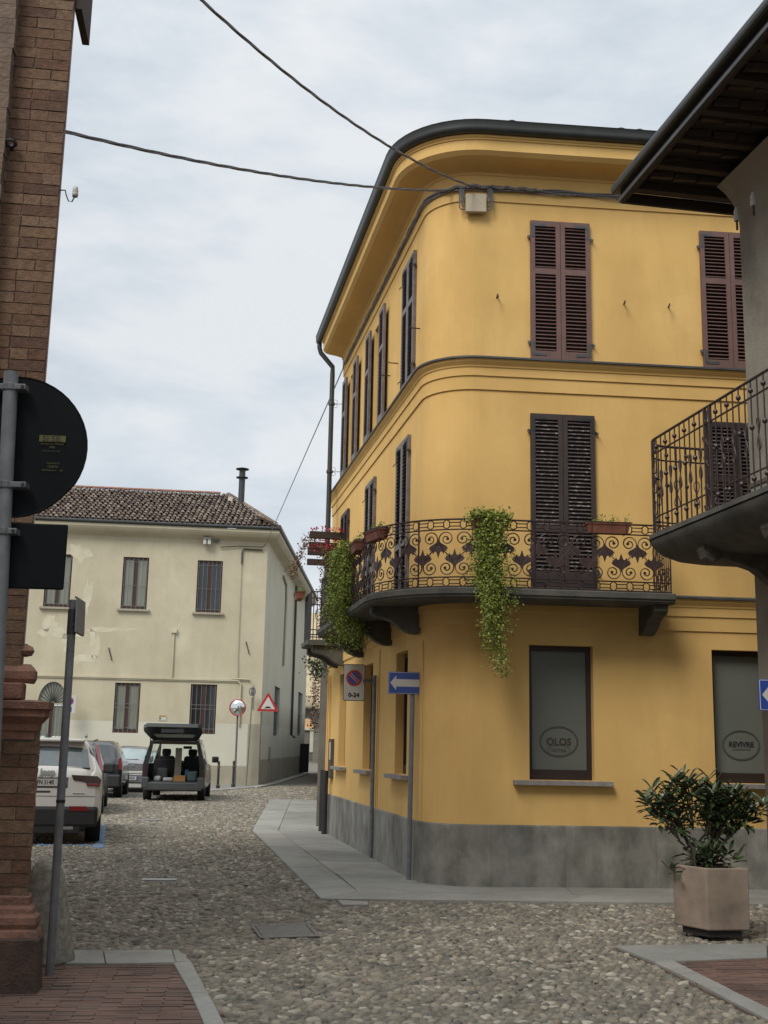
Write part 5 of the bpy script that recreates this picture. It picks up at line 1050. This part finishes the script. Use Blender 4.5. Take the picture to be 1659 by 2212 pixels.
# ================================================================== LEFT BRICK BUILDING
lb = thing('brick_building', V(-2.6, 7.9, 0), 'old brick corner pier and building with moulded terracotta base at the left edge', 'building')
al = R(7); dB = V(math.cos(al), math.sin(al)); nB = V(math.sin(al), -math.cos(al)); PB0 = V(-2.425, 7.98); FB = Fr(PB0, dB, nB)   # x negative to the left, front face at y=0
g = M(); sd_ = (V(-4.26, 14.1) - PB0).normalized()
L0 = FB(-3.6, -.012, 0); g.prism([FB(0.004, -.028, 0), V(-4.262, 14.1), V(-9, 13), L0], V(0, 0, 9.5)); g.build('wall_core', pinkm, lb)
g = M(); g.box(-3.6, 0, -.03, -.004, 0, 9.4, FB); g.build('mortar_bed', mortar, lb)
BH, BL_ = .084, .255; bms = []
for k in range(8):
    g = M(); l = BL_ / 2 - .004; j = lambda: random.uniform(-.005, .005)
    P = [V((-l if i % 2 == 0 else l) + j(), (-.02 if (i // 2) % 2 == 0 else .004) + (0 if (i // 2) % 2 == 0 else j() * .6), (-.0385 if i < 4 else .0385) + j() * .5) for i in range(8)]
    g.add(P, [(0, 2, 3, 1), (4, 5, 7, 6), (0, 1, 5, 4), (2, 6, 7, 3), (0, 4, 6, 2), (1, 3, 7, 5)]); bms.append(g.mesh('brick', brickm))
mb = Matrix((dB, nB, V(0, 0, 1))).transposed().to_4x4(); cnt = 0; z = 1.93; r = 0; stf = M(); tnt = []
while z < 9.3:
    x = 0.0
    first = (.255 if r % 2 else .125)
    while x > -1.0:
        l = first if x == 0 else random.choice((.255, .255, .125)); xc = x - l / 2
        m_ = mb.copy(); m_.translation = FB(xc, 0, z); m_ = m_ @ Matrix.Diagonal((l / .255, 1, 1, 1))
        if cnt < 298 and xc > -.78 and z < 7.6: inst('brick', random.choice(bms), lb, m_); cnt += 1
        else:
            bb = random.choice(bms); stf.add([m_ @ v.co for v in bb.vertices], [tuple(q.vertices) for q in bb.polygons]); tnt += [random.random()] * 8
        x -= l
    z += BH; r += 1
so_ = stf.build('bricks', brickm, lb); so_['kind'] = 'stuff'; settint(so_.data, tnt)
g = M(); g.box(-12, -4.6, -9, 2.5, 0, 9.4); g.build('unseen_sky_block', brownst, lb)  # unseen mass added left of the camera to hold back sky light
# lower pier, proud, with capital and base mouldings
pier = M(); pier.box(-1.2, .155, -.02, .05, .0, 1.66, FB); pier.build('pier_core', mortar, lb)
z = .62; r = 0
lp = thing
while z < 1.60:
    x = .17; first = .24 if r % 2 else .12
    while x > -.75:
        l = first if x > .16 else .245; m_ = mb.copy(); m_.translation = FB(x - l / 2, .056, z); m_ = m_ @ Matrix.Diagonal((l / .255, 1, 1, 1)); o = inst('pier_brick', random.choice(bms), lb, m_)
        x -= l
    z += BH; r += 1
def moulding(prof, name, m, x0=-1.2, xb=.115): 
    g = M()
    rows = [[FB(x0, o + .05, z) for o, z in prof], None]
    rows[1] = [FB(xb + o, o + .05, z) for o, z in prof]; rows.append([FB(xb + o, -.06, z) for o, z in prof]); g.grid(rows); g.build(name, m, lb)
moulding([(0, 1.60), (.015, 1.60), (.02, 1.645), (.035, 1.66), (.04, 1.70), (.075, 1.74), (.085, 1.75), (.085, 1.79), (.105, 1.80), (.11, 1.845), (.0, 1.86)], 'capital', terra2)
g = M(); g.box(-1.2, .035, -.06, .10, 1.86, 1.97, FB); g.build('capital_block', terra2, lb, bevel=.012)
moulding([(-.06, 1.97), (-.03, 1.97), (-.015, 2.0), (-.015, 2.05), (-.04, 2.08), (-.06, 2.10)], 'capital_cushion', terra2)
moulding([(-.10, 2.15), (-.06, 2.16), (-.045, 2.19), (-.06, 2.22), (-.10, 2.24)], 'necking', terra2)
moulding([(0, .62), (.02, .60), (.02, .55), (.045, .53), (.05, .50), (.075, .48), (.08, .44), (.07, .41), (.09, .395), (.10, .36), (.0, .35)], 'base_moulding', terra2, xb=.16)
moulding([(.095, .36), (.115, .35), (.12, .10), (.13, 0)], 'plinth', mat('sooty_brick', (.035, .025, .02), (.09, .05, .035), scale=7, bump=.8, bscale=50), xb=.155)
# nearer weathered pilaster with stone capital
pl = M(); X0 = -2.55
for i, z in enumerate(np.arange(2.4, 9, .12)):
    w_ = .018 * random.random(); pl.box(-1.2, -.405 + w_ * .8, .0, .10, z, z + .117, FB)
pl.build('pilaster', mat('old_pilaster_brick', (.17, .115, .078), (.10, .068, .048), scale=9, bump=.8, bscale=35), lb)
g = M()
for i in range(7): a = i / 6; g.box(-1.2, -.26 + .16 * (1 - a) * random.uniform(.7, 1.2), .0, .30, 1.82 + .08 * i, 1.90 + .08 * i, FB)
g.build('weathered_capital', dkstone, lb, bevel=.02)
g = M(); T = FB; g.tube([T(-.36 + .035 * math.cos(t), .06 + .03 * math.sin(t), 5.86 + .012 * math.sin(t)) for t in np.linspace(0, 6.28, 14, endpoint=False)], .012, 6, closed=True); g.tube([T(-.36, 0, 5.84), T(-.36, .05, 5.85)], .015, 6); g.build('tether_ring', darkiron, lb)
g = M(); g.box(0.0, .055, -.5, -.02, 7.05, 9.5, FB); g.build('drip_board', wooddk, lb)
i_ = M(); bp0 = FB(-.0, -.02, 5.56); i_.tube([bp0, bp0 + V(.04, 0, .0), bp0 + V(.05, 0, -.04), bp0 + V(.07, 0, -.085), bp0 + V(.095, 0, -.09), bp0 + V(.115, 0, -.04)], .005, 6)
ins = thing('insulator', bp0, 'white porcelain insulator on a curved iron hook at the brick wall edge', 'insulator'); i_.build('hook', darkiron, ins); g = M(); g.lathe([(.020, -.02), (.023, .0), (.019, .015), (.022, .022), (.017, .04), (.019, .05), (.008, .065)], bp0 + V(.115, 0, -.03), 12); g.build('porcelain', mat('porcelain', (.5, .48, .43), rough=.3), ins, smooth=True)
# stone bollard
sbp = V(-2.42, 8.98, 0); g = M(); g.lathe([(.245, .03), (.24, .06), (.21, .2), (.17, .42), (.135, .58), (.115, .66), (.088, .71), (.05, .735), (.001, .745)], sbp, 26)
tag(g.build('stone_bollard', bollm, smooth=True), 'rounded granite bollard behind the leaning pole at the brick pier', 'bollard')
# ---- leaning pole with small plate seen from the edge
lp_ = thing('sign_pole', V(-2.22, 8.49, .04), 'grey pole with small tilted plate standing before the white car', 'sign pole')
g = M(); g.tube([V(-2.22, 8.49, .03), V(-2.24, 8.49, 2.60)], .030, 12); g.build('pole', galvd, lp_, smooth=True, auto=60)
g = M(); g.tube([V(-2.24, 8.49, 2.35), V(-2.24, 8.49, 2.53)], .034, 12); g.build('sleeve', plastg, lp_)
g = M(); g.tube([V(-2.229, 8.49, 1.17), V(-2.229, 8.49, 1.19)], .033, 12); g.build('strap', blackp, lp_)
T = Fr(V(-2.185, 8.50, 2.48), V(-.07, .997, 0).normalized(), V(.997, .07, 0).normalized(), V(-.03, 0, 1)); g = M(); g.box(-.17, .17, -.004, .004, -.125, .125, T); g.build('plate', signgrey, lp_)
g = M(); g.box(-.17, .17, -.012, -.004, .115, .128, T); g.box(-.17, .17, -.012, -.004, -.128, -.115, T); g.build('plate_flange', plast, lp_); g = M(); g.tube([T(-.06, 0, .06), V(-2.24, 8.49, 2.54)], .01, 5); g.tube([T(-.06, 0, -.06), V(-2.24, 8.49, 2.42)], .01, 5); g.build('clamp', galv, lp_)
# ---- near sign seen from the back
ns_ = thing('road_sign', V(-1.50, 4.75, 0), 'black backs of a round and a square sign on one grey pole at left edge', 'road sign')
pa, pb = V(-1.475, 4.75, 0), V(-1.585, 4.75, 3.115); g = M(); g.tube([pa, pb], .030, 14); g.build('pole', galvd, ns_, smooth=True, auto=60); g = M(); g.tube([pb, pb + V(0, 0, .004)], .03, 14); g.build('pole_cap', galv, ns_)
T = Fr(V(-1.565, 4.80, 2.81), V(1, .06, 0).normalized(), V(0, 0, 1), V(.06, -1, 0).normalized()); g = M(); prof = [(.0001, 0), (.298, 0), (.305, .004), (.305, -.018), (.298, -.018)]
n = 48; rim = [[T((r * (1 - (.02 if 5.3 < t < 5.75 else 0))) * math.cos(t), r * (1 - (.02 if 5.3 < t < 5.75 else 0)) * math.sin(t), z) for r, z in prof] for t in np.linspace(0, 2 * np.pi, n + 1)]
g.grid(rim); g.build('disc_back', signb, ns_)
T2 = Fr(V(-1.565, 4.80, 2.345), T.x, T.y, T.z); g = M(); g.box(-.25, .25, -.137, .137, -.012, .002, T2); g.build('plate_back', signb, ns_, bevel=.012)
for z, w_ in ((3.05, .07), (2.63, .09), (2.435, .06)):
    c = pa.lerp(pb, z / 3.115); g = M(); g.tube([c - V(0, 0, .015), c + V(0, 0, .015)], .036, 14); g.box(-w_, w_, -.012, .012, -.02, .04, Fr(c + V(0, .015, 0), V(1, 0, 0), V(0, 0, 1), V(0, -1, 0))); g.build('clamp', galv, ns_, bevel=.003)
    for sx in (-1, 1): g = M(); g.tube([c + V(sx * (w_ - .012), -.03, 0), c + V(sx * (w_ - .012), .0, 0)], .007, 6); g.build('bolt', darkiron, ns_)
TS = Fr(T(.16, .035, .005), T.x, T.y, T.z); g = M(); g.box(-.055, .055, -.012, .016, 0, .001, TS); stc = g.build('sticker', stick, ns_); text('SI.SE.', .034, Fr(TS(0, .001, .0015), TS.x, TS.y, TS.z), blackp, 'sticker_lettering', stc, sx=1.2)
for dy, w_, t_, sz in ((-.021, .1, 'SEGNALETICA STRADALE', .0085), (-.036, .03, '1995', .013), (-.052, .09, 'AUT. MIN. LL.PP. N. 2361', .007), (-.105, .07, 'COMUNE DI', .0095), (-.12, .06, 'CREMA', .014), (-.135, .1, 'ORDINANZA N.     DEL', .0085)):
    text(t_, sz, Fr(T(.16 + (.01 if dy < -.1 else 0), .035 + dy, .006), T.x, T.y, T.z), stick, 'print', stc)

# ================================================================== SIGNS BY THE YELLOW HOUSE
npz = V(-.09, 17.5, 0); npn = thing('parking_sign', npz, 'no parking 0-24 sign on a bracketed grey pole by the yellow wall', 'road sign')
g = M(); g.tube([npz, npz + V(-.0, 0, 2.62)], .030, 12); g.tube([npz + V(.0, 0, 2.62), npz + V(0, 0, 2.63)], .036, 12); g.build('pole', galvd, npn, smooth=True, auto=50)
g = M(); g.tube([npz + V(0, 0, 2.545), npz + V(-.17, -.02, 2.545)], .026, 8); g.build('bracket', galv, npn)
T = Fr(npz + V(-.30, -.03, 2.52), V(1, .02, 0).normalized(), V(0, 0, 1), V(.02, -1, 0).normalized())
def rrect(T, w_, h_, r_, z, th): 
    P = [];
    for cx, cy, a0 in ((w_ / 2 - r_, h_ / 2 - r_, 0), (-w_ / 2 + r_, h_ / 2 - r_, 90), (-w_ / 2 + r_, -h_ / 2 + r_, 180), (w_ / 2 - r_, -h_ / 2 + r_, 270)):
        for k in range(5): a = R(a0 + k * 22.5); P.append(T(cx + r_ * math.cos(a), cy + r_ * math.sin(a), z))
    g = M(); g.prism(P, T.z * th); return g
rrect(T, .325, .535, .03, -.012, .012).build('border', blackp, npn); rrect(T, .305, .515, .026, 0, .003).build('plate', whitep, npn)
Tc = Fr(T(0, .065, .004), T.x, T.y, T.z); disc(Tc, .118).build('red_roundel', redp, npn); disc(Fr(Tc(0, 0, .003), T.x, T.y, T.z), .086).build('blue_field', bluep, npn)
sl_ = Fr(Tc(0, 0, .0065), (T.x - T.y).normalized(), (T.x + T.y).normalized(), T.z); g = M(); g.box(-.086, .086, -.02, .02, 0, .001, sl_); g.build('slash_edge', whitep, npn); g = M(); g.box(-.09, .09, -.013, .013, .001, .003, sl_); g.build('slash', redp, npn)
text('0-24', .085, Fr(T(0, -.185, .004), T.x, T.y, T.z), blackp, 'lettering', npn, bold=.004, sx=1.05)
def arrow_sign(p, lean, w_, label, zc, group, cutx=None):
    t = thing('one_way_sign', p, label, 'road sign', group); top = p + lean + V(0, 0, zc + .1)
    g = M(); g.tube([p, top], .030, 12); g.build('pole', galvd, t, smooth=True, auto=50)
    T = Fr(p + lean * .95 + V(-.04, -.045, zc), V(1, .03, -.005).normalized(), V(0, 0, 1), V(.03, -1, 0).normalized()); h_ = .262
    rrect(T, w_ + .012, h_ + .012, .012, -.02, .02).build('border', bluep, t); rrect(T, w_, h_, .01, 0, .002).build('white_edge', whitep, t); rrect(T, w_ - .012, h_ - .012, .008, .002, .002).build('blue_field', bluep, t)
    a = w_ / 2 - .02; g = M(); g.prism([T(x, y, .005) for x, y in ((-a, 0), (-a + .075, .09), (-a + .075, .045), (a, .045), (a, -.045), (-a + .075, -.045), (-a + .075, -.09))], T.z * .002); g.build('arrow', whitep, t)
arrow_sign(V(.385, 14.74, .03), V(.015, 0, 0), .52, 'blue one way sign with white left arrow on leaning pole at the rounded corner', 2.35, 'one way signs')
arrow_sign(V(3.50, 10.42, 0), V(.06, 0, 0), .40, 'blue one way sign cut by the right edge beside the planter', 2.11, 'one way signs')

# ================================================================== PLANTER AND SHRUB
pp = [V(2.73, 10.56), V(3.20, 10.76)]; dx = V(.49, .13).normalized(); dy = V(-dx.y, dx.x); side = .50
dx = V(math.cos(R(4)), math.sin(R(4))); dyp = V(-math.sin(R(22)), math.cos(R(22)))
pl_ = thing('planter', V(2.9, 10.85, 0), 'square terracotta coloured concrete planter with a leafy shrub on the right pavement edge', 'planter')
T = Fr(V(2.86, 10.60, 0), V(.985, .17, 0), V(-.50, .866, 0)); a, b = .40, .42
g = M(); g.box(.05, a - .05, .05, b - .05, .04, .12, T); g.build('foot', plast, pl_)
g = M(); e0_, e1_ = .015, -.005
bt = [T(.01, .01, .10), T(a - .0, .01, .10), T(a, b, .10), T(.01, b, .10)]; tp = [T(0, 0, .62), T(a + .0, 0, .62), T(a, b, .62), T(0, b, .62)]; ti = [T(.035, .035, .62), T(a - .035, .035, .62), T(a - .035, b - .035, .62), T(.035, b - .035, .62)]; td = [p - V(0, 0, .05) for p in ti]
g.add(bt + tp + ti + td, [(3, 2, 1, 0)] + [(i, (i + 1) % 4, 4 + (i + 1) % 4, 4 + i) for i in range(4)] + [(4 + i, 4 + (i + 1) % 4, 8 + (i + 1) % 4, 8 + i) for i in range(4)] + [(8 + i, 8 + (i + 1) % 4, 12 + (i + 1) % 4, 12 + i) for i in range(4)])
g.build('pot', potm, pl_, bevel=.012); g = M(); g.quad(*td); g.build('soil', soilm, pl_)
sc = T(a / 2 - .07, b / 2, .57); shr = thing('laurel_shrub', sc, 'dark green laurel shrub with two leafy heads growing in the square planter', 'shrub')
heads = [(V(-.38, .0, .55), .12, 80), (V(-.27, .02, .62), .12, 90), (V(-.15, .0, .76), .13, 100), (V(-.22, 0, .44), .09, 50), (V(.11, .02, .62), .15, 140), (V(.28, 0, .62), .18, 190), (V(.19, .02, .47), .14, 140), (V(.41, 0, .55), .12, 80), (V(.03, .05, .14), .20, 150)]
br = M()
def branch(a_, b_, r_): 
    m1 = a_.lerp(b_, .4) + V(random.gauss(0, .02), random.gauss(0, .02), .03); br.tube([a_, m1, b_], lambda t: r_ * (1 - .6 * t), 6)
branch(sc + V(-.05, 0, 0), sc + V(-.2, 0, .42), .013); branch(sc + V(.08, 0, 0), sc + V(.14, 0, .5), .018)
lm_ = M(); L_ = 1.0; outl = [(0, 0), (.10, .25), (.13, .5), (.09, .78), (0, 1)]
lv = [V(0, 0, 0)] + [V(x, y, .02 + .05 * y) for x, y in outl[1:4]] + [V(0, 1, -.06)] + [V(-x, y, .02 + .05 * y) for x, y in outl[3:0:-1]] + [V(0, .25, -.02), V(0, .5, 0), V(0, .78, -.02)]
lm_.add(lv, [(0, 1, 8), (1, 2, 9, 8), (2, 3, 10, 9), (3, 4, 10), (4, 5, 10), (5, 6, 9, 10), (6, 7, 8, 9), (7, 0, 8)]); leafm = lm_.mesh('leaf', laurel, True)
L = []
for hc, hr, cnt_ in heads:
    for c in range(cnt_ // 9 + 1):
        tp_ = sc + hc + V(random.gauss(0, 1) * hr * .62, random.gauss(0, 1) * hr * .5, random.gauss(0, 1) * hr * .45)
        root = sc + hc * .5 + V(0, 0, -.02) if hc.z > .3 else sc + V(random.uniform(-.1, .1), 0, 0)
        br.tube([root, root.lerp(tp_, .6) + V(0, 0, .02), tp_], lambda t: .006 * (1 - .5 * t), 4)
        ax = (tp_ - root).normalized() + V(0, 0, .5)
        for k in range(9):
            ang = k * 2.4 + random.random(); tilt = .65 + 1.2 * k / 9 + random.gauss(0, .12); d = V(math.cos(ang) * math.sin(tilt), math.sin(ang) * math.sin(tilt), math.cos(tilt) * .8 - (.25 if k > 5 else 0)).normalized(); L.append((tp_ - ax.normalized() * .013 * k, d, random.uniform(.075, .125)))
br.build('branches', twig, shr)
L.sort(key=lambda q: q[0].y); stf = M(); tn = []
for i, (p, d, s_) in enumerate(L):
    x_ = d.cross(V(0, 0, 1)); x_ = x_.normalized() if x_.length > .05 else V(1, 0, 0); z_ = x_.cross(d); m_ = Matrix((x_, d, z_)).transposed().to_4x4(); m_ = Matrix.Translation(p) @ m_ @ Matrix.Rotation(random.gauss(0, .4), 4, 'Y') @ Matrix.Scale(s_ * 1.35, 4)
    if i < 300: inst('leaf', leafm, shr, m_)
    else: stf.add([m_ @ v.co for v in leafm.vertices], [tuple(q.vertices) for q in leafm.polygons]); tn += [random.random()] * 11
if stf.v: so_ = stf.build('leaves', laurel, shr); so_['kind'] = 'stuff'; settint(so_.data, tn)

# ================================================================== RIGHT GREY BUILDING
A_ = V(2.859, 10.6); inx_ = -nL   # inwards (towards the building)
FG = Fr(A_, dL, inx_)              # x along street (away), y inwards
gb = thing('grey_building', FG(0, 1, 0), 'grey rendered building with deep dark eaves and iron balcony at the right edge', 'building')
WO, TE = .97, .74
g = M(); g.box(-16, TE, WO, 6, 2.2, 7.0, FG); g.build('wall', greyw, gb)
g = M(); g.box(-16, TE - .012, WO + .012, 6, 0, 2.2, FG); g.build('ground_floor_wall', brownst, gb)
g = M(); rows = []
for k in range(7):
    t = k / 6; z = 7.0 + .55 * t; o_ = .16 * t ** 2.2; rows.append([FG(-16, WO - o_, z), FG(TE + o_, WO - o_, z), FG(TE + o_, 6, z)])
g.grid(rows); g.build('cove', greyw, gb)
g = M(); g.box(TE - .0, TE + .012, WO - .01, 6, 4.22, 4.26, FG); g.box(-16, TE + .012, WO - .012, WO, 4.22, 4.26, FG); g.build('string_line', brownst, gb)
# eaves: soffit tiles on rafters, fascia, gutter
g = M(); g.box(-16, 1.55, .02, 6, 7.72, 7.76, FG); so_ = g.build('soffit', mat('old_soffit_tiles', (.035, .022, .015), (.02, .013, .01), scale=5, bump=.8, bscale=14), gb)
for k in range(28):
    x = 1.3 - k * .55; g = M(); g.box(x - .045, x + .045, .06, 1.6, 7.62, 7.72, FG); g.build('rafter', wooddk, so_)
sofm = mat('dark_brown_soffit_tile', (.06, .035, .024), (.03, .02, .015), scale=6, bump=.6)  # very dark brown tile tone
for r_ in range(5):
    for k in range(20):
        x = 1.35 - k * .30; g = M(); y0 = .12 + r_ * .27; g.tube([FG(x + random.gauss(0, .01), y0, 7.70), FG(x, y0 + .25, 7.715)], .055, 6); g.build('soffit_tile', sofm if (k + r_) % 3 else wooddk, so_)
g = M(); g.box(-16, 1.56, -.01, .03, 7.58, 7.70, FG); g.box(1.52, 1.56, .03, 6, 7.58, 7.70, FG); g.build('fascia', wooddk, gb)
g = M(); g.box(-16, 1.59, -.035, -.01, 7.60, 7.64, FG); g.box(1.56, 1.59, -.01, 6, 7.60, 7.64, FG); g.build('drip_strip', mat('zinc', (.16, .17, .18), (.12, .13, .14), rough=.4, metal=.5), gb)
g = M(); g.box(-16, 1.62, -.11, .02, 7.70, 7.80, FG); g.build('gutter', gut, gb, bevel=.03)
g = M(); g.quad(FG(-16, -.05, 7.82), FG(1.6, -.05, 7.82), FG(-1, 4, 9.2), FG(-16, 4, 9.2)); g.quad(FG(1.6, -.05, 7.82), FG(1.6, 6, 7.82), FG(-1, 6, 9.2), FG(-1, 4, 9.2)); g.build('roof', tilebase, gb)
for k in range(2): t = thing('insulator', FG(.55 - k * .35, WO - .13, 7.0), ['white porcelain insulator nearer the corner under the dark eave', 'white porcelain insulator further right under the dark eave'][k], 'insulator'); g = M(); g.lathe([(.03, 7.0), (.035, 7.05), (.025, 7.07), (.03, 7.1), (.015, 7.15)], FG(.55 - k * .35, WO - .13, 0), 10); g.build('porcelain', whitep, t); g = M(); g.tube([FG(.55 - k * .35, WO - .13, 6.9), FG(.55 - k * .35, WO - .13, 7.0)], .012, 6); g.build('pin', ironm, t)
# balcony slab with rounded corner, two layers
def rc(x1, y0, r_, y1=WO + .3, n=8):   # plan outline with rounded outer far corner
    P = [(-14, y1), (-14, y0)] + [(x1 - r_ + r_ * math.sin(t), y0 + r_ - r_ * math.cos(t)) for t in np.linspace(0, math.pi / 2, n)] + [(x1, y1)]; return P
def lay(P, z0, z1, name, m): g = M(); g.prism([FG(x, y, z0) for x, y in P], V(0, 0, z1 - z0)); return g.build(name, m, gb, bevel=.008)
X1, Y0_ = 1.17, -.06
layers = [(0.0, 3.712), (0.0, 3.668), (.012, 3.655), (.02, 3.62), (.05, 3.57), (.11, 3.51), (.20, 3.46), (.34, 3.425), (.60, 3.41)]
rowsL = [[FG(x, y, z) for x, y in rc(X1 - i_, Y0_ + i_, max(.34 - i_ * .3, .1))] for i_, z in layers]; nL_ = len(rowsL[0])
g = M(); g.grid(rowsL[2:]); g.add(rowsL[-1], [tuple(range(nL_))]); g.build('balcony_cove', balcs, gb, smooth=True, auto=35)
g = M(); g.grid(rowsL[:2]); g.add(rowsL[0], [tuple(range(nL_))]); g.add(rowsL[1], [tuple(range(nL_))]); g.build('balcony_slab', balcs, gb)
for x in (.1, -1.1, -2.4):
    g = M(); P = [(.1, 3.52), (.09, 3.44), (.12, 3.36), (.19, 3.32), (.26, 3.36), (.32, 3.36), (.6, 3.28), (.86, 3.1), (.97, 2.9), (.97, 3.5)]; g.prism([FG(x - .07, y, z) for y, z in P], dL * .14); g.build('balcony_bracket', dkstone, gb, bevel=.01)
# railing
ZT, ZB = 4.69, 3.72
def gpath(l):   # l from far wall end round the corner towards the camera
    r_ = .26; y0, x1 = .0, 1.11; a = (WO - (y0 + r_)); c = r_ * math.pi / 2
    if l < a: return (x1, WO - l)
    if l < a + c: t = (l - a) / r_; return (x1 - r_ + r_ * math.cos(t), y0 + r_ - r_ * math.sin(t))
    return (x1 - r_ - (l - a - c), y0)
def GP(l, z, dy=0): x, y = gpath(l); return FG(x, y + dy, z)
TL_ = 6.0; ls = np.concatenate([np.linspace(0, 1.2, 30), np.linspace(1.25, TL_, 10)])
g = M()
for z, r_ in ((ZT, .013), (ZT - .15, .009), (ZB + .17, .008), (ZB + .01, .006)): g.tube([GP(l, z) for l in ls], r_, 6)
gr_ = g.build('balcony_railing', ironm, gb)
l = .08; k = 0
while l < TL_:
    if l > 4.6: break
    g = M()
    if k in (9, 20, 21, 36, 37):
        g.box(-.013, .013, -.013, .013, ZB, ZT, Fr(GP(l, 0), V(1, 0, 0), V(0, 1, 0))); g.build('post', ironm, gr_)
        if k in (9, 20, 36):
            g = M(); c = l + .055
            for zc_, hh in ((ZT - .075, .06), (ZB + .09, .07)):
                for s_ in (-1, 1): g.tube([GP(c + s_ * .028 + .022 * math.cos(t), zc_ + hh * math.sin(t)) for t in np.linspace(0, 6.28, 12, endpoint=False)], .006, 4, closed=True)
            for zc_ in (4.4, 4.2, 3.98):
                g.tube([GP(c + .045 * math.sin(t), zc_ + .09 * math.cos(t) * math.sin(t * .5 + .8)) for t in np.linspace(0, 6.28, 16, endpoint=False)], .007, 4, closed=True)
            g.build('scroll_panel', ironm, gr_)
    else:
        g.tube([GP(l, ZB), GP(l, ZT)], .0075, 5)
        if k % 2 == 0:
            for z in (4.60, 4.28, 3.84) : g.lathe([(.002, -.024), (.017, -.017), (.024, 0), (.017, .017), (.002, .024)], GP(l, z), 8)
        else:
            for s_ in (-1, 1): g.tube([GP(l + s_ * .03 * math.sin(2 * t), 4.20 + .14 * math.cos(t)) for t in np.linspace(0, 3.14, 17)], .0055, 4)
        g.build('baluster', ironm, gr_)
    l += .108; k += 1

# ================================================================== OVERHEAD CABLES
def twisted(p0, p1, sag, label, r_=.0085, twist=9, name='overhead_cable'):
    p0, p1 = Vector(p0), Vector(p1); L_ = (p1 - p0).length; n = int(L_ * 14); t_ = thing(name, p0, label, 'cable')
    d = (p1 - p0).normalized(); x = d.cross(V(0, 0, 1)).normalized(); y = x.cross(d)
    for k in range(3):
        g = M(); P = []
        for i in range(n + 1): t = i / n; c = p0.lerp(p1, t) - V(0, 0, sag * 4 * t * (1 - t)); a = twist * t * L_ / 1.5 + k * 2.094; P.append(c + (x * math.cos(a) + y * math.sin(a)) * r_)
        g.tube(P, r_ * .95, 5); g.build('strand', cablem, t_)
cA, cB = PY(sR(-.70), .08, 8.75), PY(sR(-1.0), .08, 8.74)
twisted(V(-2.42, 7.9, 8.06), cA, .35, 'thick twisted overhead cable rising to the upper left from the yellow corner')
twisted(V(-2.60, 8.35, 6.24), cB, .125, 'twisted overhead cable running from brick building edge to yellow corner')
g = M(); g.tube([FW(-.1, .2, 9.5), PY(sL(6.93), .03, 8.76)], .012, 5); tag(g.build('overhead_cable', cablem), 'thin straight cable from cream house corner to the end of the yellow house', 'cable')
